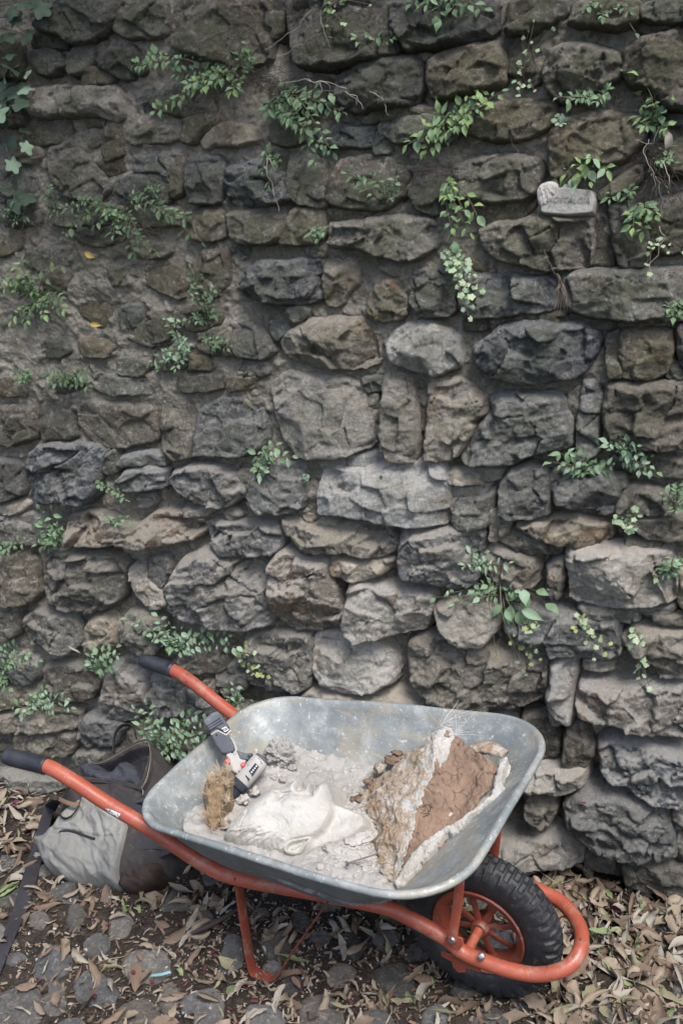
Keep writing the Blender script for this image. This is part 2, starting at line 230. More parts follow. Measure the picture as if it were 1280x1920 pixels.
# ------------------------------------------------------------------ the rubble wall
# outlines read off the photograph in eleven square tiles (1280 units = 430 photo pixels); letter = tile, then material, relief in mm
TILE = {'A': (0, 0), 'B': (425, 0), 'C': (850, 0), 'D': (0, 400), 'E': (425, 400), 'F': (850, 400), 'G': (0, 800), 'H': (425, 800), 'I': (850, 800),
        'J': (0, 1150), 'K': (425, 1150), 'L': (850, 1150), 'N': (0, 1490), 'O': (425, 1490), 'Q': (850, 1490)}
STONES = '''
A b 60 185,60 230,0 430,-60 640,0 640,60 590,180 420,240 330,190 180,150
A g 50 655,60 690,0 790,-40 900,0 935,80 930,190 720,205 640,170 635,100
P b 62 320,0 400,-15 495,0 503,60 495,110 440,120 380,108 330,95 314,70 316,30
A d 30 170,185 340,185 372,265 300,262 180,250
A d 40 150,290 280,260 370,360 290,410 200,400 150,340
A b 34 400,260 520,220 520,330 470,400 400,410 365,350
A d 45 530,320 590,265 740,250 800,320 820,420 700,440 560,380
A t 55 125,500 280,480 450,480 600,470 660,500 690,640 640,665 540,630 290,650 170,640 130,560
A b 40 755,540 840,500 1000,460 1180,500 1200,620 1060,650 900,630 780,610
A g 42 700,720 780,690 960,720 990,770 900,790 750,800 690,770
A b 30 145,700 200,650 390,660 400,740 340,790 190,805 140,760
A t 36 70,880 90,830 210,815 240,860 200,895 110,895
A g 46 250,830 340,790 380,765 420,800 500,890 560,960 620,1050 560,1110 400,1110 290,1010 255,920
A g 28 0,920 150,905 200,980 200,1080 100,1100 0,1080 -80,1000
A t 26 410,760 450,740 485,830 440,820
A g 24 470,670 590,660 590,690 500,700
A g 24 500,790 560,750 575,790 515,815
A b 30 510,900 690,895 700,950 620,975 550,940
A g 42 740,870 900,850 970,900 940,1010 900,960 750,950
A g 40 630,1000 740,960 930,960 950,1080 930,1140 760,1130 640,1070
P t 46 375,262 400,233 450,230 480,240 482,262 455,270 420,268 380,275
P g 50 345,300 380,288 412,292 418,330 410,380 360,382 345,350
P l 62 420,312 460,305 495,295 535,335 545,370 500,383 425,380 414,345
B g 44 330,990 340,890 420,870 540,880 550,1000 555,1150 400,1140 350,1100
B b 46 560,1000 640,870 900,860 1000,930 990,1080 920,1140 850,1170 560,1140
P d 52 765,360 780,330 812,312 842,318 852,350 848,385 815,400 780,392
P g 60 846,310 880,297 940,287 1010,296 1018,318 998,360 975,374 910,376 855,365
B b 26 930,870 1060,860 1060,900 1000,920 940,900
B l 40 500,760 620,690 820,720 815,800 760,815 520,810
B g 30 810,760 870,740 920,780 910,850 830,860
P b 55 705,232 730,218 790,214 850,218 850,262 800,270 740,265 712,250
P b 56 860,200 900,190 1040,188 1040,210 1022,240 975,262 905,258 860,235
B d 68 590,480 640,400 720,340 860,310 1000,295 1090,350 1080,450 1040,570 900,590 730,620 600,560
P b 66 798,105 850,88 935,72 947,110 942,155 900,165 850,178 810,182 798,150
P d 60 532,30 530,0 625,-20 720,0 735,60 752,97 675,112 610,128 560,125 545,90
P d 64 728,50 722,0 825,-20 928,0 932,60 850,80 800,88 760,95 745,70
B b 24 270,80 310,70 300,180 265,220
B b 20 225,70 265,70 262,150 225,130
B b 34 240,450 560,430 560,560 400,600 250,560
B b 26 240,690 480,640 490,770 330,800 240,790
B b 22 560,1160 830,1180 740,1230 570,1230
B b 38 730,640 850,610 1050,590 1190,600 1190,630 860,660 770,690
B g 30 250,830 310,840 330,960 260,940
C b 60 300,100 300,0 450,-40 640,0 620,60 500,120 420,170 290,190
C b 62 660,60 700,0 860,-40 1020,0 1020,110 880,150 700,120 640,110
C g 58 1050,40 1100,0 1200,-40 1330,0 1330,110 1060,110
C g 70 490,380 540,250 720,225 900,280 935,340 900,440 820,480 750,520 600,555 520,500
C d 42 300,320 280,200 380,195 430,330 490,450 400,480 300,400
C d 74 950,280 1050,200 1180,160 1350,180 1350,600 1180,590 1120,500 1000,480 940,400
C b 30 1030,130 1180,120 1200,150 1050,180
P b 66 1025,245 1050,225 1090,206 1160,208 1210,215 1208,262 1165,300 1120,310 1070,330 1035,330 1028,290
C b 48 800,1095 900,1000 1040,915 1040,1000 960,1060 820,1120
C g 24 560,620 620,610 640,660 560,690
C d 52 1090,760 1200,620 1340,650 1340,980 1150,960 1080,900
C b 28 130,1130 430,1100 450,1150 380,1210 200,1250 140,1220
P g 50 1135,385 1180,378 1210,390 1212,497 1162,500 1148,450
F b 26 780,0 840,0 900,300 760,310 770,180
P b 50 1225,372 1280,360 1310,365 1310,465 1250,475 1220,462 1215,410
F g 78 130,100 200,60 370,40 480,0 770,10 780,130 750,290 540,310 400,290 220,240 150,190
F b 30 100,250 180,270 230,330 110,310
P g 56 764,520 775,508 805,500 830,515 848,540 850,588 800,595 768,570
P l 62 855,528 880,518 920,515 1035,522 1040,578 985,586 900,594 862,592
F b 66 600,350 660,320 900,315 1150,305 1340,320 1340,580 1080,600 900,590 720,560 620,500
F g 34 480,560 620,555 625,595 490,600
F g 30 640,570 760,590 880,610 880,635 700,620
F l 74 100,740 200,690 250,630 480,600 700,620 800,680 790,770 740,860 660,920 500,940 360,950 200,910 120,850
F b 52 850,690 915,660 903,800 935,860 928,915 870,915 856,800
F b 60 925,660 1210,650 1220,730 1190,880 1110,920 950,915 947,858 913,800
F l 54 1245,640 1350,600 1350,870 1280,850 1250,760
F g 38 1190,830 1240,840 1290,900 1290,920 1190,920
P g 66 1138,722 1170,717 1300,718 1300,836 1220,842 1150,825 1132,800 1130,760
P g 58 1090,722 1112,716 1124,745 1120,800 1120,850 1085,862 1080,800
P t 60 802,715 850,710 880,720 912,755 915,775 880,790 890,800 850,860 800,866 800,780
P g 64 915,748 935,735 1010,738 1055,742 1072,800 1072,838 1020,842 960,866 862,868 893,805 925,770
F g 28 630,1020 710,960 700,1130 640,1160
F b 26 60,600 170,590 170,650 70,650
P b 46 418,400 470,392 541,388 536,420 517,454 448,456 425,432
P b 50 545,388 604,390 608,440 585,456 522,456 530,425
P b 44 345,412 372,392 414,392 416,420 420,445 380,452 350,440
P b 38 375,465 410,460 432,475 434,530 405,558 378,545 360,525
D b 30 760,300 900,250 1050,300 1020,480 900,440 780,380
D b 30 660,560 720,500 880,520 960,600 960,720 820,740 700,690
D b 24 400,470 560,430 630,560 620,640 520,630 450,560
P b 38 143,750 235,752 285,765 298,815 290,825 235,838 190,838 160,815 145,790
P b 34 72,745 130,742 138,790 140,820 85,825 75,790
P b 42 -20,765 60,760 72,800 65,820 20,835 -20,830
P g 40 302,755 350,748 362,790 360,855 335,860 308,850 300,800
P g 46 365,775 400,750 450,745 492,765 498,820 480,845 455,852 400,855 366,850
P b 36 330,696 410,702 415,730 335,735
D b 34 20,900 140,930 150,1010 60,1020 -60,990
D b 28 150,200 400,170 380,300 200,320 130,260
D b 32 -60,80 130,100 110,200 40,230 -60,220
D b 42 250,330 330,290 400,330 380,440 260,450
D g 40 560,300 660,280 760,290 770,370 700,400 600,390
D g 40 660,520 760,500 800,540 770,620 680,640
D b 44 800,560 880,540 950,600 950,690 850,720 800,650
D b 40 420,700 560,690 640,740 600,800 470,800
D b 40 640,800 760,790 850,840 800,900 680,900
D g 38 840,760 900,780 1030,800 1040,860 900,870
D b 42 1040,780 1150,800 1180,860 1060,870
D b 40 230,720 340,690 400,760 340,800 240,790
D g 42 500,880 640,900 840,920 860,1000 600,1010 480,960
D b 40 280,900 420,880 470,960 400,1000 270,990
D b 40 960,510 1100,540 1200,500 1240,600 1100,660 980,610
D b 38 1110,660 1280,620 1290,740 1180,780 1100,740
D b 42 440,60 560,90 640,70 700,140 560,180 430,150
D g 40 700,170 860,150 960,200 900,240 740,240
A b 38 60,560 110,600 130,680 60,700 -60,690 -60,560
A d 40 -60,230 60,200 130,260 120,420 -60,440
A b 34 450,350 560,390 640,440 600,470 460,470
A b 38 600,660 700,700 690,860 600,900 560,800
A b 38 1020,650 1200,640 1250,680 1120,730 1080,800 1010,780
A b 36 960,870 1040,870 1010,1080 960,1100
A d 38 0,1100 200,1110 230,1240 60,1260 -60,1200
A b 40 250,1130 600,1130 700,1160 620,1250 300,1260
A b 40 740,1150 1000,1150 1020,1240 800,1270
E l 66 40,400 100,300 180,260 330,270 400,250 520,260 535,400 500,480 420,500 200,490 80,450
E t 46 540,260 660,250 735,270 740,370 660,450 650,510 560,510 530,400
E o 54 820,400 870,360 930,380 1000,480 990,580 860,600 790,550 790,460
E t 36 850,290 990,300 990,345 920,340
E g 72 555,60 700,40 870,20 1000,10 1150,30 1160,180 1050,260 900,250 720,190 560,180
E b 28 460,200 580,205 580,240 480,235
E g 28 50,190 130,190 110,250 50,250
E t 44 330,530 400,510 460,530 440,570 360,600 335,570
E t 62 290,720 340,650 480,590 620,580 750,590 835,660 840,830 750,860 500,850 330,800
E g 32 230,600 300,590 350,650 290,700 250,660
P g 40 395,600 440,600 490,612 515,655 502,672 440,668 395,665
E w 72 880,720 930,640 1000,610 1150,610 1240,660 1300,700 1290,840 1200,890 1130,890 1000,860 900,830
E g 38 70,880 100,830 220,825 235,895 70,900
E b 36 0,910 170,910 190,950 100,980 0,980
P w 52 500,720 535,698 590,702 635,706 680,730 695,780 702,835 640,856 565,858 528,820
P t 56 717,702 745,697 768,705 779,760 782,866 730,862 715,830 712,770
E g 34 750,920 860,905 865,980 790,990
E g 30 770,1010 830,1010 840,1080 790,1080
E t 30 800,1100 845,1095 840,1150 810,1150
E t 30 800,1160 850,1190 855,1230 820,1230
E b 24 1040,890 1130,900 1110,960 1040,960
E b 22 1060,1080 1120,1080 1115,1200 1065,1200
E w 46 1190,270 1280,280 1270,330 1195,320
E b 30 940,340 1010,350 1000,440 950,420
E b 36 -70,230 25,250 20,400 -40,420
G l 68 120,190 200,100 400,95 540,110 600,130 550,250 540,350 480,430 300,420 170,430 140,300
G d 44 -60,180 110,200 140,370 60,410 -60,410
G g 44 570,180 640,125 670,170 650,250 590,260
G g 46 680,160 850,140 920,170 900,220 750,210 660,220
G l 52 640,330 700,240 850,220 930,260 930,330 800,350 660,360
P l 64 316,900 320,888 360,873 405,876 440,893 465,925 430,948 390,948 350,935 325,920
G g 34 770,400 830,380 870,400 830,450 780,440
G o 74 355,520 450,490 560,500 640,560 740,570 850,490 1000,500 1100,540 1140,580 1040,640 930,660 830,670 700,650 540,655 430,660 370,600
G t 32 -40,470 120,410 180,430 100,480 -40,480
G b 40 -60,510 130,490 260,500 270,600 200,650 -60,650
P l 58 384,985 420,978 510,985 532,1005 525,1030 505,1040 420,1040 395,1020
G g 78 215,780 240,720 400,710 600,720 690,800 660,950 600,1020 420,1040 320,1020 240,940
G t 50 710,800 780,785 830,860 940,980 910,1010 840,1010 760,930
G g 36 830,740 930,730 950,800 900,900 830,850
G b 50 -60,760 140,690 200,800 220,930 150,1000 -60,980
P l 80 312,1095 335,1052 380,1035 440,1040 492,1060 510,1130 512,1165 470,1178 400,1170 345,1160 318,1135
G g 48 -60,1010 90,1010 110,1080 100,1150 40,1190 -60,1170
G g 62 110,1080 180,1040 330,1050 400,1060 470,1200 390,1260 250,1250 150,1200
G t 60 465,1130 500,1070 590,1050 640,1130 650,1220 560,1270 480,1260
G g 72 650,1130 700,1050 800,1035 900,1100 900,1230 850,1270 760,1265 680,1200
G t 36 1015,460 1170,465 1150,490 1040,495
H g 60 130,300 170,220 240,210 440,200 430,440 340,470 135,465
H w 88 490,380 520,250 600,230 760,240 900,190 1200,200 1215,290 1250,430 1230,540 1110,555 960,545 800,520 620,490 500,490
H w 34 510,190 660,180 670,220 530,235
H w 38 670,170 800,140 870,150 870,190 760,230 690,220
H g 44 35,300 70,250 130,245 130,330 100,355
H t 36 0,460 50,450 80,490 30,515 0,500
H g 70 290,520 380,530 480,570 650,550 850,560 960,660 920,700 810,725 650,690 440,690 390,650 320,600
H t 36 460,560 530,520 630,540 560,575
H t 30 430,480 490,500 470,530
H g 46 410,690 510,690 520,700 460,740 410,730
H t 68 575,740 720,745 930,740 890,800 830,840 690,850 580,820
H o 90 210,780 300,690 400,740 560,750 610,970 650,1030 630,1110 480,1140 350,1130 260,1040 215,880
H t 92 650,1090 670,880 760,890 1000,920 1160,950 1130,1050 1090,1140 900,1160 720,1185 660,1130
P l 92 743,1050 748,1002 790,995 860,993 905,1000 900,1030 890,1092 860,1100 800,1092 750,1080
K g 66 90,130 250,110 380,110 465,150 470,280 440,430 200,420 120,390 110,250
K w 74 465,230 480,130 650,120 880,200 940,370 830,420 700,435 560,400 480,360
P g 78 760,1208 785,1195 850,1200 945,1228 1022,1240 1025,1290 1010,1315 945,1330 870,1325 800,1305 768,1270
P t 52 836,885 890,877 942,885 935,898 880,905 845,905
P w 46 838,912 880,912 922,907 895,928 870,931 848,925
P b 58 842,935 860,930 895,932 925,920 930,945 915,985 880,992 850,985
I g 82 245,350 300,250 400,220 490,240 530,340 530,490 330,520 260,480
I g 72 520,310 560,240 860,250 940,330 900,470 830,490 700,460 570,420
I g 62 900,470 950,340 1100,350 1200,400 1220,480 960,490
I g 40 880,280 960,280 950,325 900,325
I g 48 880,170 1000,160 1330,190 1330,275 1100,275 1000,260
I t 62 200,560 210,450 300,520 310,560 240,645 200,620
I o 70 330,560 520,510 700,500 880,560 880,620 800,670 600,650 420,600
I g 52 250,640 330,570 430,610 620,665 580,700 400,710 350,680
P t 62 908,1030 930,1020 998,1048 1008,1070 1000,1100 965,1102 915,1085 905,1060
I o 60 525,780 600,745 605,840 580,940 550,975 530,860
I t 86 620,690 820,675 1000,690 1200,700 1240,850 1240,980 950,1005 650,970 640,850
I d 50 1010,500 1340,500 1340,620 1100,620 960,560
I g 44 960,630 1100,640 1160,670 970,680
I g 58 690,1010 900,990 1030,1040 1020,1080 900,1085 760,1060
P w 92 812,1148 820,1135 860,1118 932,1140 930,1180 905,1210 870,1205 830,1180
P g 76 940,1180 948,1148 1040,1148 1100,1160 1158,1168 1160,1200 1158,1232 1125,1238 1090,1228 1000,1228 960,1210
I g 42 1000,1020 1240,1000 1200,1035 1030,1030
I g 46 1100,1050 1340,1060 1340,1110 1130,1090
L g 70 930,160 1000,90 1340,110 1340,350 1120,345 1000,250
I b 50 1260,830 1340,820 1340,1030 1260,1000
L t 86 540,290 675,270 660,400 655,600 590,630 540,625 520,510 535,400
L g 40 730,265 890,285 880,310 780,310 730,295
L o 84 670,480 710,400 900,420 1340,400 1340,690 1100,660 850,600 700,560
L d 66 620,700 640,640 710,620 780,780 730,860 620,850
L t 96 250,940 440,880 700,870 730,900 730,970 640,1000 450,985 260,995
L g 74 390,1030 560,1040 570,1110 540,1170 430,1175 400,1120
L l 92 800,760 870,720 1340,790 1340,1060 1140,1050 950,960 820,900
P g 104 1055,1510 1080,1488 1150,1487 1245,1512 1262,1560 1262,1612 1200,1608 1130,1590 1080,1567 1058,1540
P t 92 850,1590 920,1588 985,1578 1058,1568 1085,1590 1092,1622 1065,1632 1010,1625 950,1632 860,1640
Q d 74 930,410 1000,350 1340,400 1340,560 1100,540 950,500
Q o 60 1210,100 1340,60 1340,200 1220,170
Q g 64 1240,220 1340,210 1340,380 1245,370
Q d 50 730,310 860,310 900,400 880,430 740,420
P d 34 975,1345 1030,1340 1050,1385 1045,1415 990,1420
J b 50 230,300 400,270 500,300 560,400 500,480 350,480 240,420
J t 60 560,460 600,300 700,260 800,290 820,500 740,600 620,590
J g 48 820,360 950,340 1030,420 1020,560 880,580 810,480
J g 46 1040,430 1100,400 1200,460 1200,600 1100,640 1040,560
J g 66 -60,590 120,540 300,535 420,570 420,650 200,655 -60,640
J g 58 425,650 470,580 600,570 690,640 640,740 500,740 430,700
J d 60 70,680 200,670 400,690 380,800 260,800 100,770
J d 50 -60,700 60,690 70,780 -60,800
J g 62 -80,900 120,895 330,950 330,1000 100,1020 -80,1000
J g 52 400,800 520,760 650,780 640,850 420,850
J b 52 950,230 1100,200 1270,200 1250,320 1100,330 960,290
J b 46 -60,420 130,420 220,480 100,520 -60,530
J g 40 1120,380 1290,360 1290,450 1200,430
J g 44 110,230 215,260 200,380 90,390 30,300
J g 44 -60,250 80,250 20,390 -60,390
K g 44 -70,310 110,280 120,420 -40,440
P w 76 560,1305 620,1298 760,1303 800,1322 780,1350 560,1340
P g 60 350,1345 440,1330 540,1345 545,1420 440,1440 350,1420
P g 66 560,1365 700,1360 790,1375 800,1450 680,1465 565,1450
P g 64 810,1345 960,1350 960,1440 880,1460 812,1440
P g 66 330,1455 480,1450 600,1475 600,1530 460,1535 320,1510
P g 66 620,1480 760,1480 860,1500 860,1575 700,1570 620,1545
P g 62 200,1430 310,1430 320,1500 220,1500
'''
# how far the mortar bed stands forward (mm) at places in the photograph
LEVEL = [(60, 120, 10), (250, 330, 26), (150, 560, 34), (300, 620, 34), (130, 700, 30), (430, 560, 22), (420, 720, 20), (600, 620, 20), (650, 130, 6), (880, 250, 12),
         (1150, 150, 0), (1250, 350, 4), (750, 520, 26), (950, 440, 20), (880, 690, 22), (790, 780, 10), (1120, 780, -8), (1230, 600, 6), (180, 880, -6), (60, 900, 6), (280, 930, -20),
         (560, 880, 10), (560, 950, 14), (500, 980, -10), (660, 1050, -35), (900, 870, -8), (1020, 960, -10), (1040, 1090, -35), (1200, 1150, -30),
         (800, 1160, -45), (550, 1210, -10), (230, 1120, -25), (60, 1200, -10), (300, 1300, 0), (150, 1400, -15), (60, 1440, -10), (700, 1330, -15),
         (1040, 1300, -45), (1020, 1450, -60), (1100, 1400, -20), (1250, 1560, -50), (800, 1500, -30), (500, 1480, -25)]
HOLES = [(535, 80, 16, 60), (540, 110, 14, 50), (385, 215, 8, 10), (760, 330, 8, 40), (755, 370, 6, 30), (1043, 190, 9, 40), (1058, 100, 6, 20), (340, 948, 18, 50), (560, 1030, 12, 50),
         (615, 1033, 12, 50), (700, 1040, 18, 40), (735, 1075, 12, 50), (810, 1165, 16, 80), (800, 1195, 14, 50), (1040, 1040, 12, 50), (1052, 1100, 9, 60), (1050, 870, 6, 20),
         (1078, 820, 7, 40), (1128, 740, 9, 50), (1130, 770, 7, 50), (940, 1190, 9, 50), (1165, 1190, 9, 50), (1083, 1240, 7, 50), (1080, 1290, 6, 40), (1110, 1460, 22, 60), (1075, 1450, 14, 50),
         (1260, 890, 18, 30), (980, 1540, 18, 60), (1035, 1500, 10, 60), (900, 878, 8, 20), (650, 1100, 8, 30), (1020, 330, 7, 30), (1055, 1450, 9, 30), (1262, 1380, 30, 30), (1240, 200, 14, 30)]
WALL = empty('stone_wall', WO, 'tall rubble wall of rough limestone blocks in crumbling mortar, overgrown with small plants', 'wall')
GRES = 0.0038
_lv = np.array([(*wuv(a, b, .03), c/1000) for a, b, c in LEVEL]); _hl = np.array([(*wuv(a, b, .03), r/640, d/1000) for a, b, r, d in HOLES])
def mortar_level(u, v):
    w = 0; s = 0
    for a, b, c in _lv:
        k = 1/((u-a)**2+(v-b)**2+.004)**1.6; w = w+k; s = s+k*c
    h = s/w
    h = h*.75+.002+.020*fbm(u*5, v*6.5, 3.3, 5)+.010*ridged(u*13, v*17, 1.7, 4)-.004
    c = np.maximum(0, noise3(u*36, v*36, 9.1)-.12)*.022          # pebbles caught in the bed
    h = h+c
    for a, b, r, d in _hl:
        h = h-d*np.exp(-((u-a)**2+((v-b)*1.2)**2)/(r*r))
    return h
us = np.concatenate([np.arange(-1.5, -.2, .014), np.arange(-.2, 2.45, .0052), np.arange(2.45, 3.9, .014)]); vs = np.concatenate([np.arange(-.12, 2.75, .0052), np.arange(2.75, 3.5, .014)])
UU, VVg = np.meshgrid(us, vs)
HM = mortar_level(UU, VVg)
X = WO+UU[..., None]*WD+VVg[..., None]*WV+HM[..., None]*WN
F = grid_faces(len(vs), len(us))
mo = link('mortar', mesh_np('mortar', X.reshape(-1, 3), F), MORTAR, WALL); mo.matrix_parent_inverse = Matrix.Translation(-Vector(WO))

def rock_surface(u, v, poly, prot, kind, seed, tilt):
    """relief of one stone face above the wall plane"""
    size = math.sqrt(max(1e-4, np.ptp(poly[:, 0])*np.ptp(poly[:, 1])))
    wu = .0045*fbm(u*22, v*22, seed, 3)+.002*noise3(u*90, v*90, seed); wv = .0045*fbm(u*22, v*22, seed+5, 3)+.002*noise3(u*90, v*90, seed+3)
    d = sdist(u+wu, v+wv, poly)+.0098
    cu, cv = poly.mean(0); ru = np.ptp(poly[:, 0])/2+1e-3; rv = np.ptp(poly[:, 1])/2+1e-3
    rr = min(.017, .085*size+.004)
    top = np.clip((v-cv)/rv, -1, 1)
    r = rr*(1.15+.75*top)
    t = np.clip(d/r, 0, 1)
    prof = (1-(1-t)**2.0)**.62
    R = np.random.RandomState(int(seed*10) % 100000)
    fac = np.full(u.shape, 1e9); K = 4+int(size*18)
    for k in range(K):
        a = R.uniform(0, 6.283); g = R.uniform(.06, .80)*(1.2 if kind in 'twol' else .95); dist = R.uniform(.25, .95)
        pu = cu+math.cos(a)*ru*dist; pv = cv+math.sin(a)*rv*dist
        fac = np.minimum(fac, R.uniform(0, .10)*size-g*((u-pu)*math.cos(a)+(v-pv)*math.sin(a)))
    fac = np.clip(fac, -.62*prot-.012, .018)
    # broken shards: small planes with their own tilt
    cs = R.uniform(.035, .07)+size*.12; qu = (u+.35*cs*noise3(u/cs*.8, v/cs*.8, seed+9))/cs; qv = (v+.35*cs*noise3(u/cs*.8, v/cs*.8, seed+11))/cs*1.25
    iu = np.floor(qu).astype(int); iv = np.floor(qv).astype(int); b1 = np.full(u.shape, 1e9); hh = np.zeros(u.shape); b2 = np.full(u.shape, 1e9); h2 = np.zeros(u.shape)
    for du in (-1, 0, 1):
        for dv in (-1, 0, 1):
            j = _perm[(_perm[(iu+du) & 511]+iv+dv+int(seed*7)) & 511]
            px_ = iu+du+.5+.9*(_g[j, 0])*.5; py_ = iv+dv+.5+.9*_g[j, 1]*.5
            dd = (qu-px_)**2+(qv-py_)**2
            hj = cs*(.30*_g[(j+7) & 511, 0]*(qu-px_)+.34*_g[(j+9) & 511, 1]*(qv-py_)+.13*_g[(j+31) & 511, 2])
            nb = dd < b1; b2 = np.where(nb, b1, np.minimum(b2, dd)); h2 = np.where(nb, hh, h2); hh = np.where(nb, hj, hh); b1 = np.where(nb, dd, b1)
    bl = np.clip(.5-(b2-b1)*4.5, 0, .5); hh = hh*(1-bl)+h2*bl
    amp = {'g': 1.0, 'b': .75, 'o': 1.1, 'd': .8, 'l': 1.1, 't': .95, 'w': .62}[kind]
    rough = .0085*(ridged(u*9, v*13, seed+2, 4)-.55)+.0042*fbm(u*34, v*42, seed+4, 4)+.0016*fbm(u*110, v*110, seed+6, 2)
    flushness = np.clip(prot/.06, .4, 1.1)
    h = prot*prof+t*((fac*.85+hh*1.15*amp)*flushness+rough*1.35*amp*flushness+tilt*(cv-v))
    h = np.where(d < 0, np.minimum(h, d*4.5), h)
    return h, d
def make_stone(poly_px, mat, prot, idx, parent=None, name='stone', res=GRES):
    poly = np.array([wuv(a, b, prot*.8) for a, b in poly_px])
    poly = chaikin(poly, 1, .13)
    u0, v0 = poly.min(0)-.014; u1, v1 = poly.max(0)+.014
    u, v = np.meshgrid(np.arange(u0, u1, res), np.arange(v0, v1, res))
    R = np.random.RandomState(idx)
    tilt = R.uniform(.02, .24) if (v1-v0) > .07 else R.uniform(-.05, .15)
    h, d = rock_surface(u, v, poly, prot, mat, idx*3.7+1.3, tilt)
    base = -.075
    h = np.maximum(h, base)
    X = WO+u[..., None]*WD+v[..., None]*WV+h[..., None]*WN
    F = grid_faces(*u.shape, mask=d > -.013)
    V, F = compact(X.reshape(-1, 3), F)
    c = wpt(poly[:, 0].mean(), poly[:, 1].mean(), 0)
    o = link(name, mesh_np(name, V-c, F), RM[mat], parent); o.location = Vector(c)-Vector(WO) if parent else Vector(c)
    return o
def parse(spec):
    for ln in spec.strip().splitlines():
        f = ln.split(); ox, oy = TILE.get(f[0], (0, 0)); k = 430/1280 if f[0] != 'P' else 1
        pts = [tuple(float(q) for q in p.split(',')) for p in f[3:]]
        yield f[1], float(f[2])/1000, [(ox+x*k, oy+y*k) for x, y in pts]
for i, (m, h, pts) in enumerate(parse(STONES)):
    make_stone(pts, m, h*1.0, i+1, WALL)

# the same courses carried on past both edges and above the picture
R = np.random.RandomState(31); SV = {}; v = -.02; ci = 900
def to_px(X):
    d = X-CAM; z = d@FW; return 640+FPX*(d@RT)/z, 960-FPX*(d@UP)/z
while v < 3.3:
    hgt = R.uniform(.09, .19); u = -1.35+R.uniform(0, .1)
    while u < 3.75:
        w = R.uniform(.12, .38); g = .008
        q = np.array([[u+g, v+g], [u+w*.5, v+g*R.uniform(.3, 2)], [u+w-g, v+g+R.uniform(-.01, .01)], [u+w-g*R.uniform(.5, 1.5), v+hgt-g], [u+w*.55, v+hgt-g*R.uniform(.4, 1.6)], [u+g, v+hgt-g+R.uniform(-.012, .008)]])
        q = q[:, :]; pxs = [to_px(wpt(a, b, .03)) for a, b in q]; xs_ = [p[0] for p in pxs]; ys_ = [p[1] for p in pxs]
        if max(xs_) < -22 or min(xs_) > 1322 or max(ys_) < -25:
            k = 'gbgdlt'[R.randint(6)]; prot = R.uniform(.045, .08); ci += 1
            poly = chaikin(q, 1, .15); uu, vv = np.meshgrid(np.arange(q[:, 0].min()-.014, q[:, 0].max()+.014, .009), np.arange(q[:, 1].min()-.014, q[:, 1].max()+.014, .009))
            h, d = rock_surface(uu, vv, poly, prot, k, ci*3.7, R.uniform(0, .2))
            X = WO+uu[..., None]*WD+vv[..., None]*WV+np.maximum(h, -.06)[..., None]*WN; V, F = compact(X.reshape(-1, 3), grid_faces(*uu.shape, mask=d > -.013))
            SV.setdefault(k, []).append((V, F))
        u += w
    v += hgt
Vs = []; Fs = []; Ms = []; off = 0
for mi, (k, L_) in enumerate(SV.items()):
    for V, F in L_: Vs.append(V-WO); Fs.append(F+off); off += len(V); Ms += [mi]*len(F)
me = mesh_np('stone_courses', np.concatenate(Vs), np.concatenate(Fs)); [me.materials.append(RM[k]) for k in SV]; me.polygons.foreach_set('material_index', np.array(Ms, np.int32))
o = bpy.data.objects.new('stone_courses', me); COL.objects.link(o); o.parent = WALL; o['kind'] = 'stuff'
# ------------------------------------------------------------------ ground
def soil_mat():
    t = NT('dark_leafy_soil')
    c = t.mix(t.ramp(t.noise(5, 6, .65), .38, .62), (0.030, 0.023, 0.019), (0.052, 0.041, 0.034))
    c = t.mix(t.ramp(t.noise(45, 7, .75), .45, .7), c, (0.095, 0.078, 0.064))
    c = t.mix(t.ramp(t.noise(160, 4, .7), .62, .70, 0, .8), c, (0.34, 0.32, 0.29))
    t.col(c); t.set(Roughness=.95); t.b.inputs['Specular IOR Level'].default_value = .2
    t.bump(t.math('ADD', t.noise(60, 8, .8), t.math('MULTIPLY', t.vor(110), .4)), .014); return t.m
SOIL = soil_mat()
def ground_h(x, y): return .010*fbm(x*4, y*4, 5.5, 4)+.004*fbm(x*30, y*30, 2.2, 3)-.004
xs = np.arange(-2.3, 2.0, .009); ys = np.arange(-1.5, 1.1, .009)
gx, gy = np.meshgrid(xs, ys)
gz = ground_h(gx, gy)
GROUND = tag(link('ground', mesh_np('ground', np.stack([gx, gy, gz], -1).reshape(-1, 3), grid_faces(*gx.shape)), SOIL), kind='structure',
             label='dark earthy ground of the old cobbled lane, littered with dry leaves')
# the same sheet carried far out in a coarse ring
R0 = [(-2.3, -1.5), (1.99, -1.5), (1.99, 1.09), (-2.3, 1.09)]; R1 = [(-12, -12), (12, -12), (12, 10), (-12, 10)]
me = mesh_py('lane', [(*p, -.012) for p in R0]+[(*p, -.012) for p in R1], [(0, 1, 5, 4), (1, 2, 6, 5), (2, 3, 7, 6), (3, 0, 4, 7)], False)
tag(link('lane', me, SOIL), kind='structure')
CM = {'g': rock_mat('worn_grey_cobble', (0.135, 0.132, 0.140), (0.095, 0.094, 0.102), (0.19, 0.185, 0.187), None, .1, .25), 'l': rock_mat('slate_cobble', (0.115, 0.122, 0.142), (0.080, 0.086, 0.102), (0.165, 0.167, 0.18), None, .1, .25),
      'o': rock_mat('reddish_cobble', (0.130, 0.095, 0.080), (0.095, 0.072, 0.063), (0.15, 0.125, 0.11), None, .1, .2), 'd': rock_mat('dark_cobble', (0.055, 0.053, 0.055), (0.042, 0.041, 0.044), (0.08, 0.077, 0.076), None, .05, .15)}
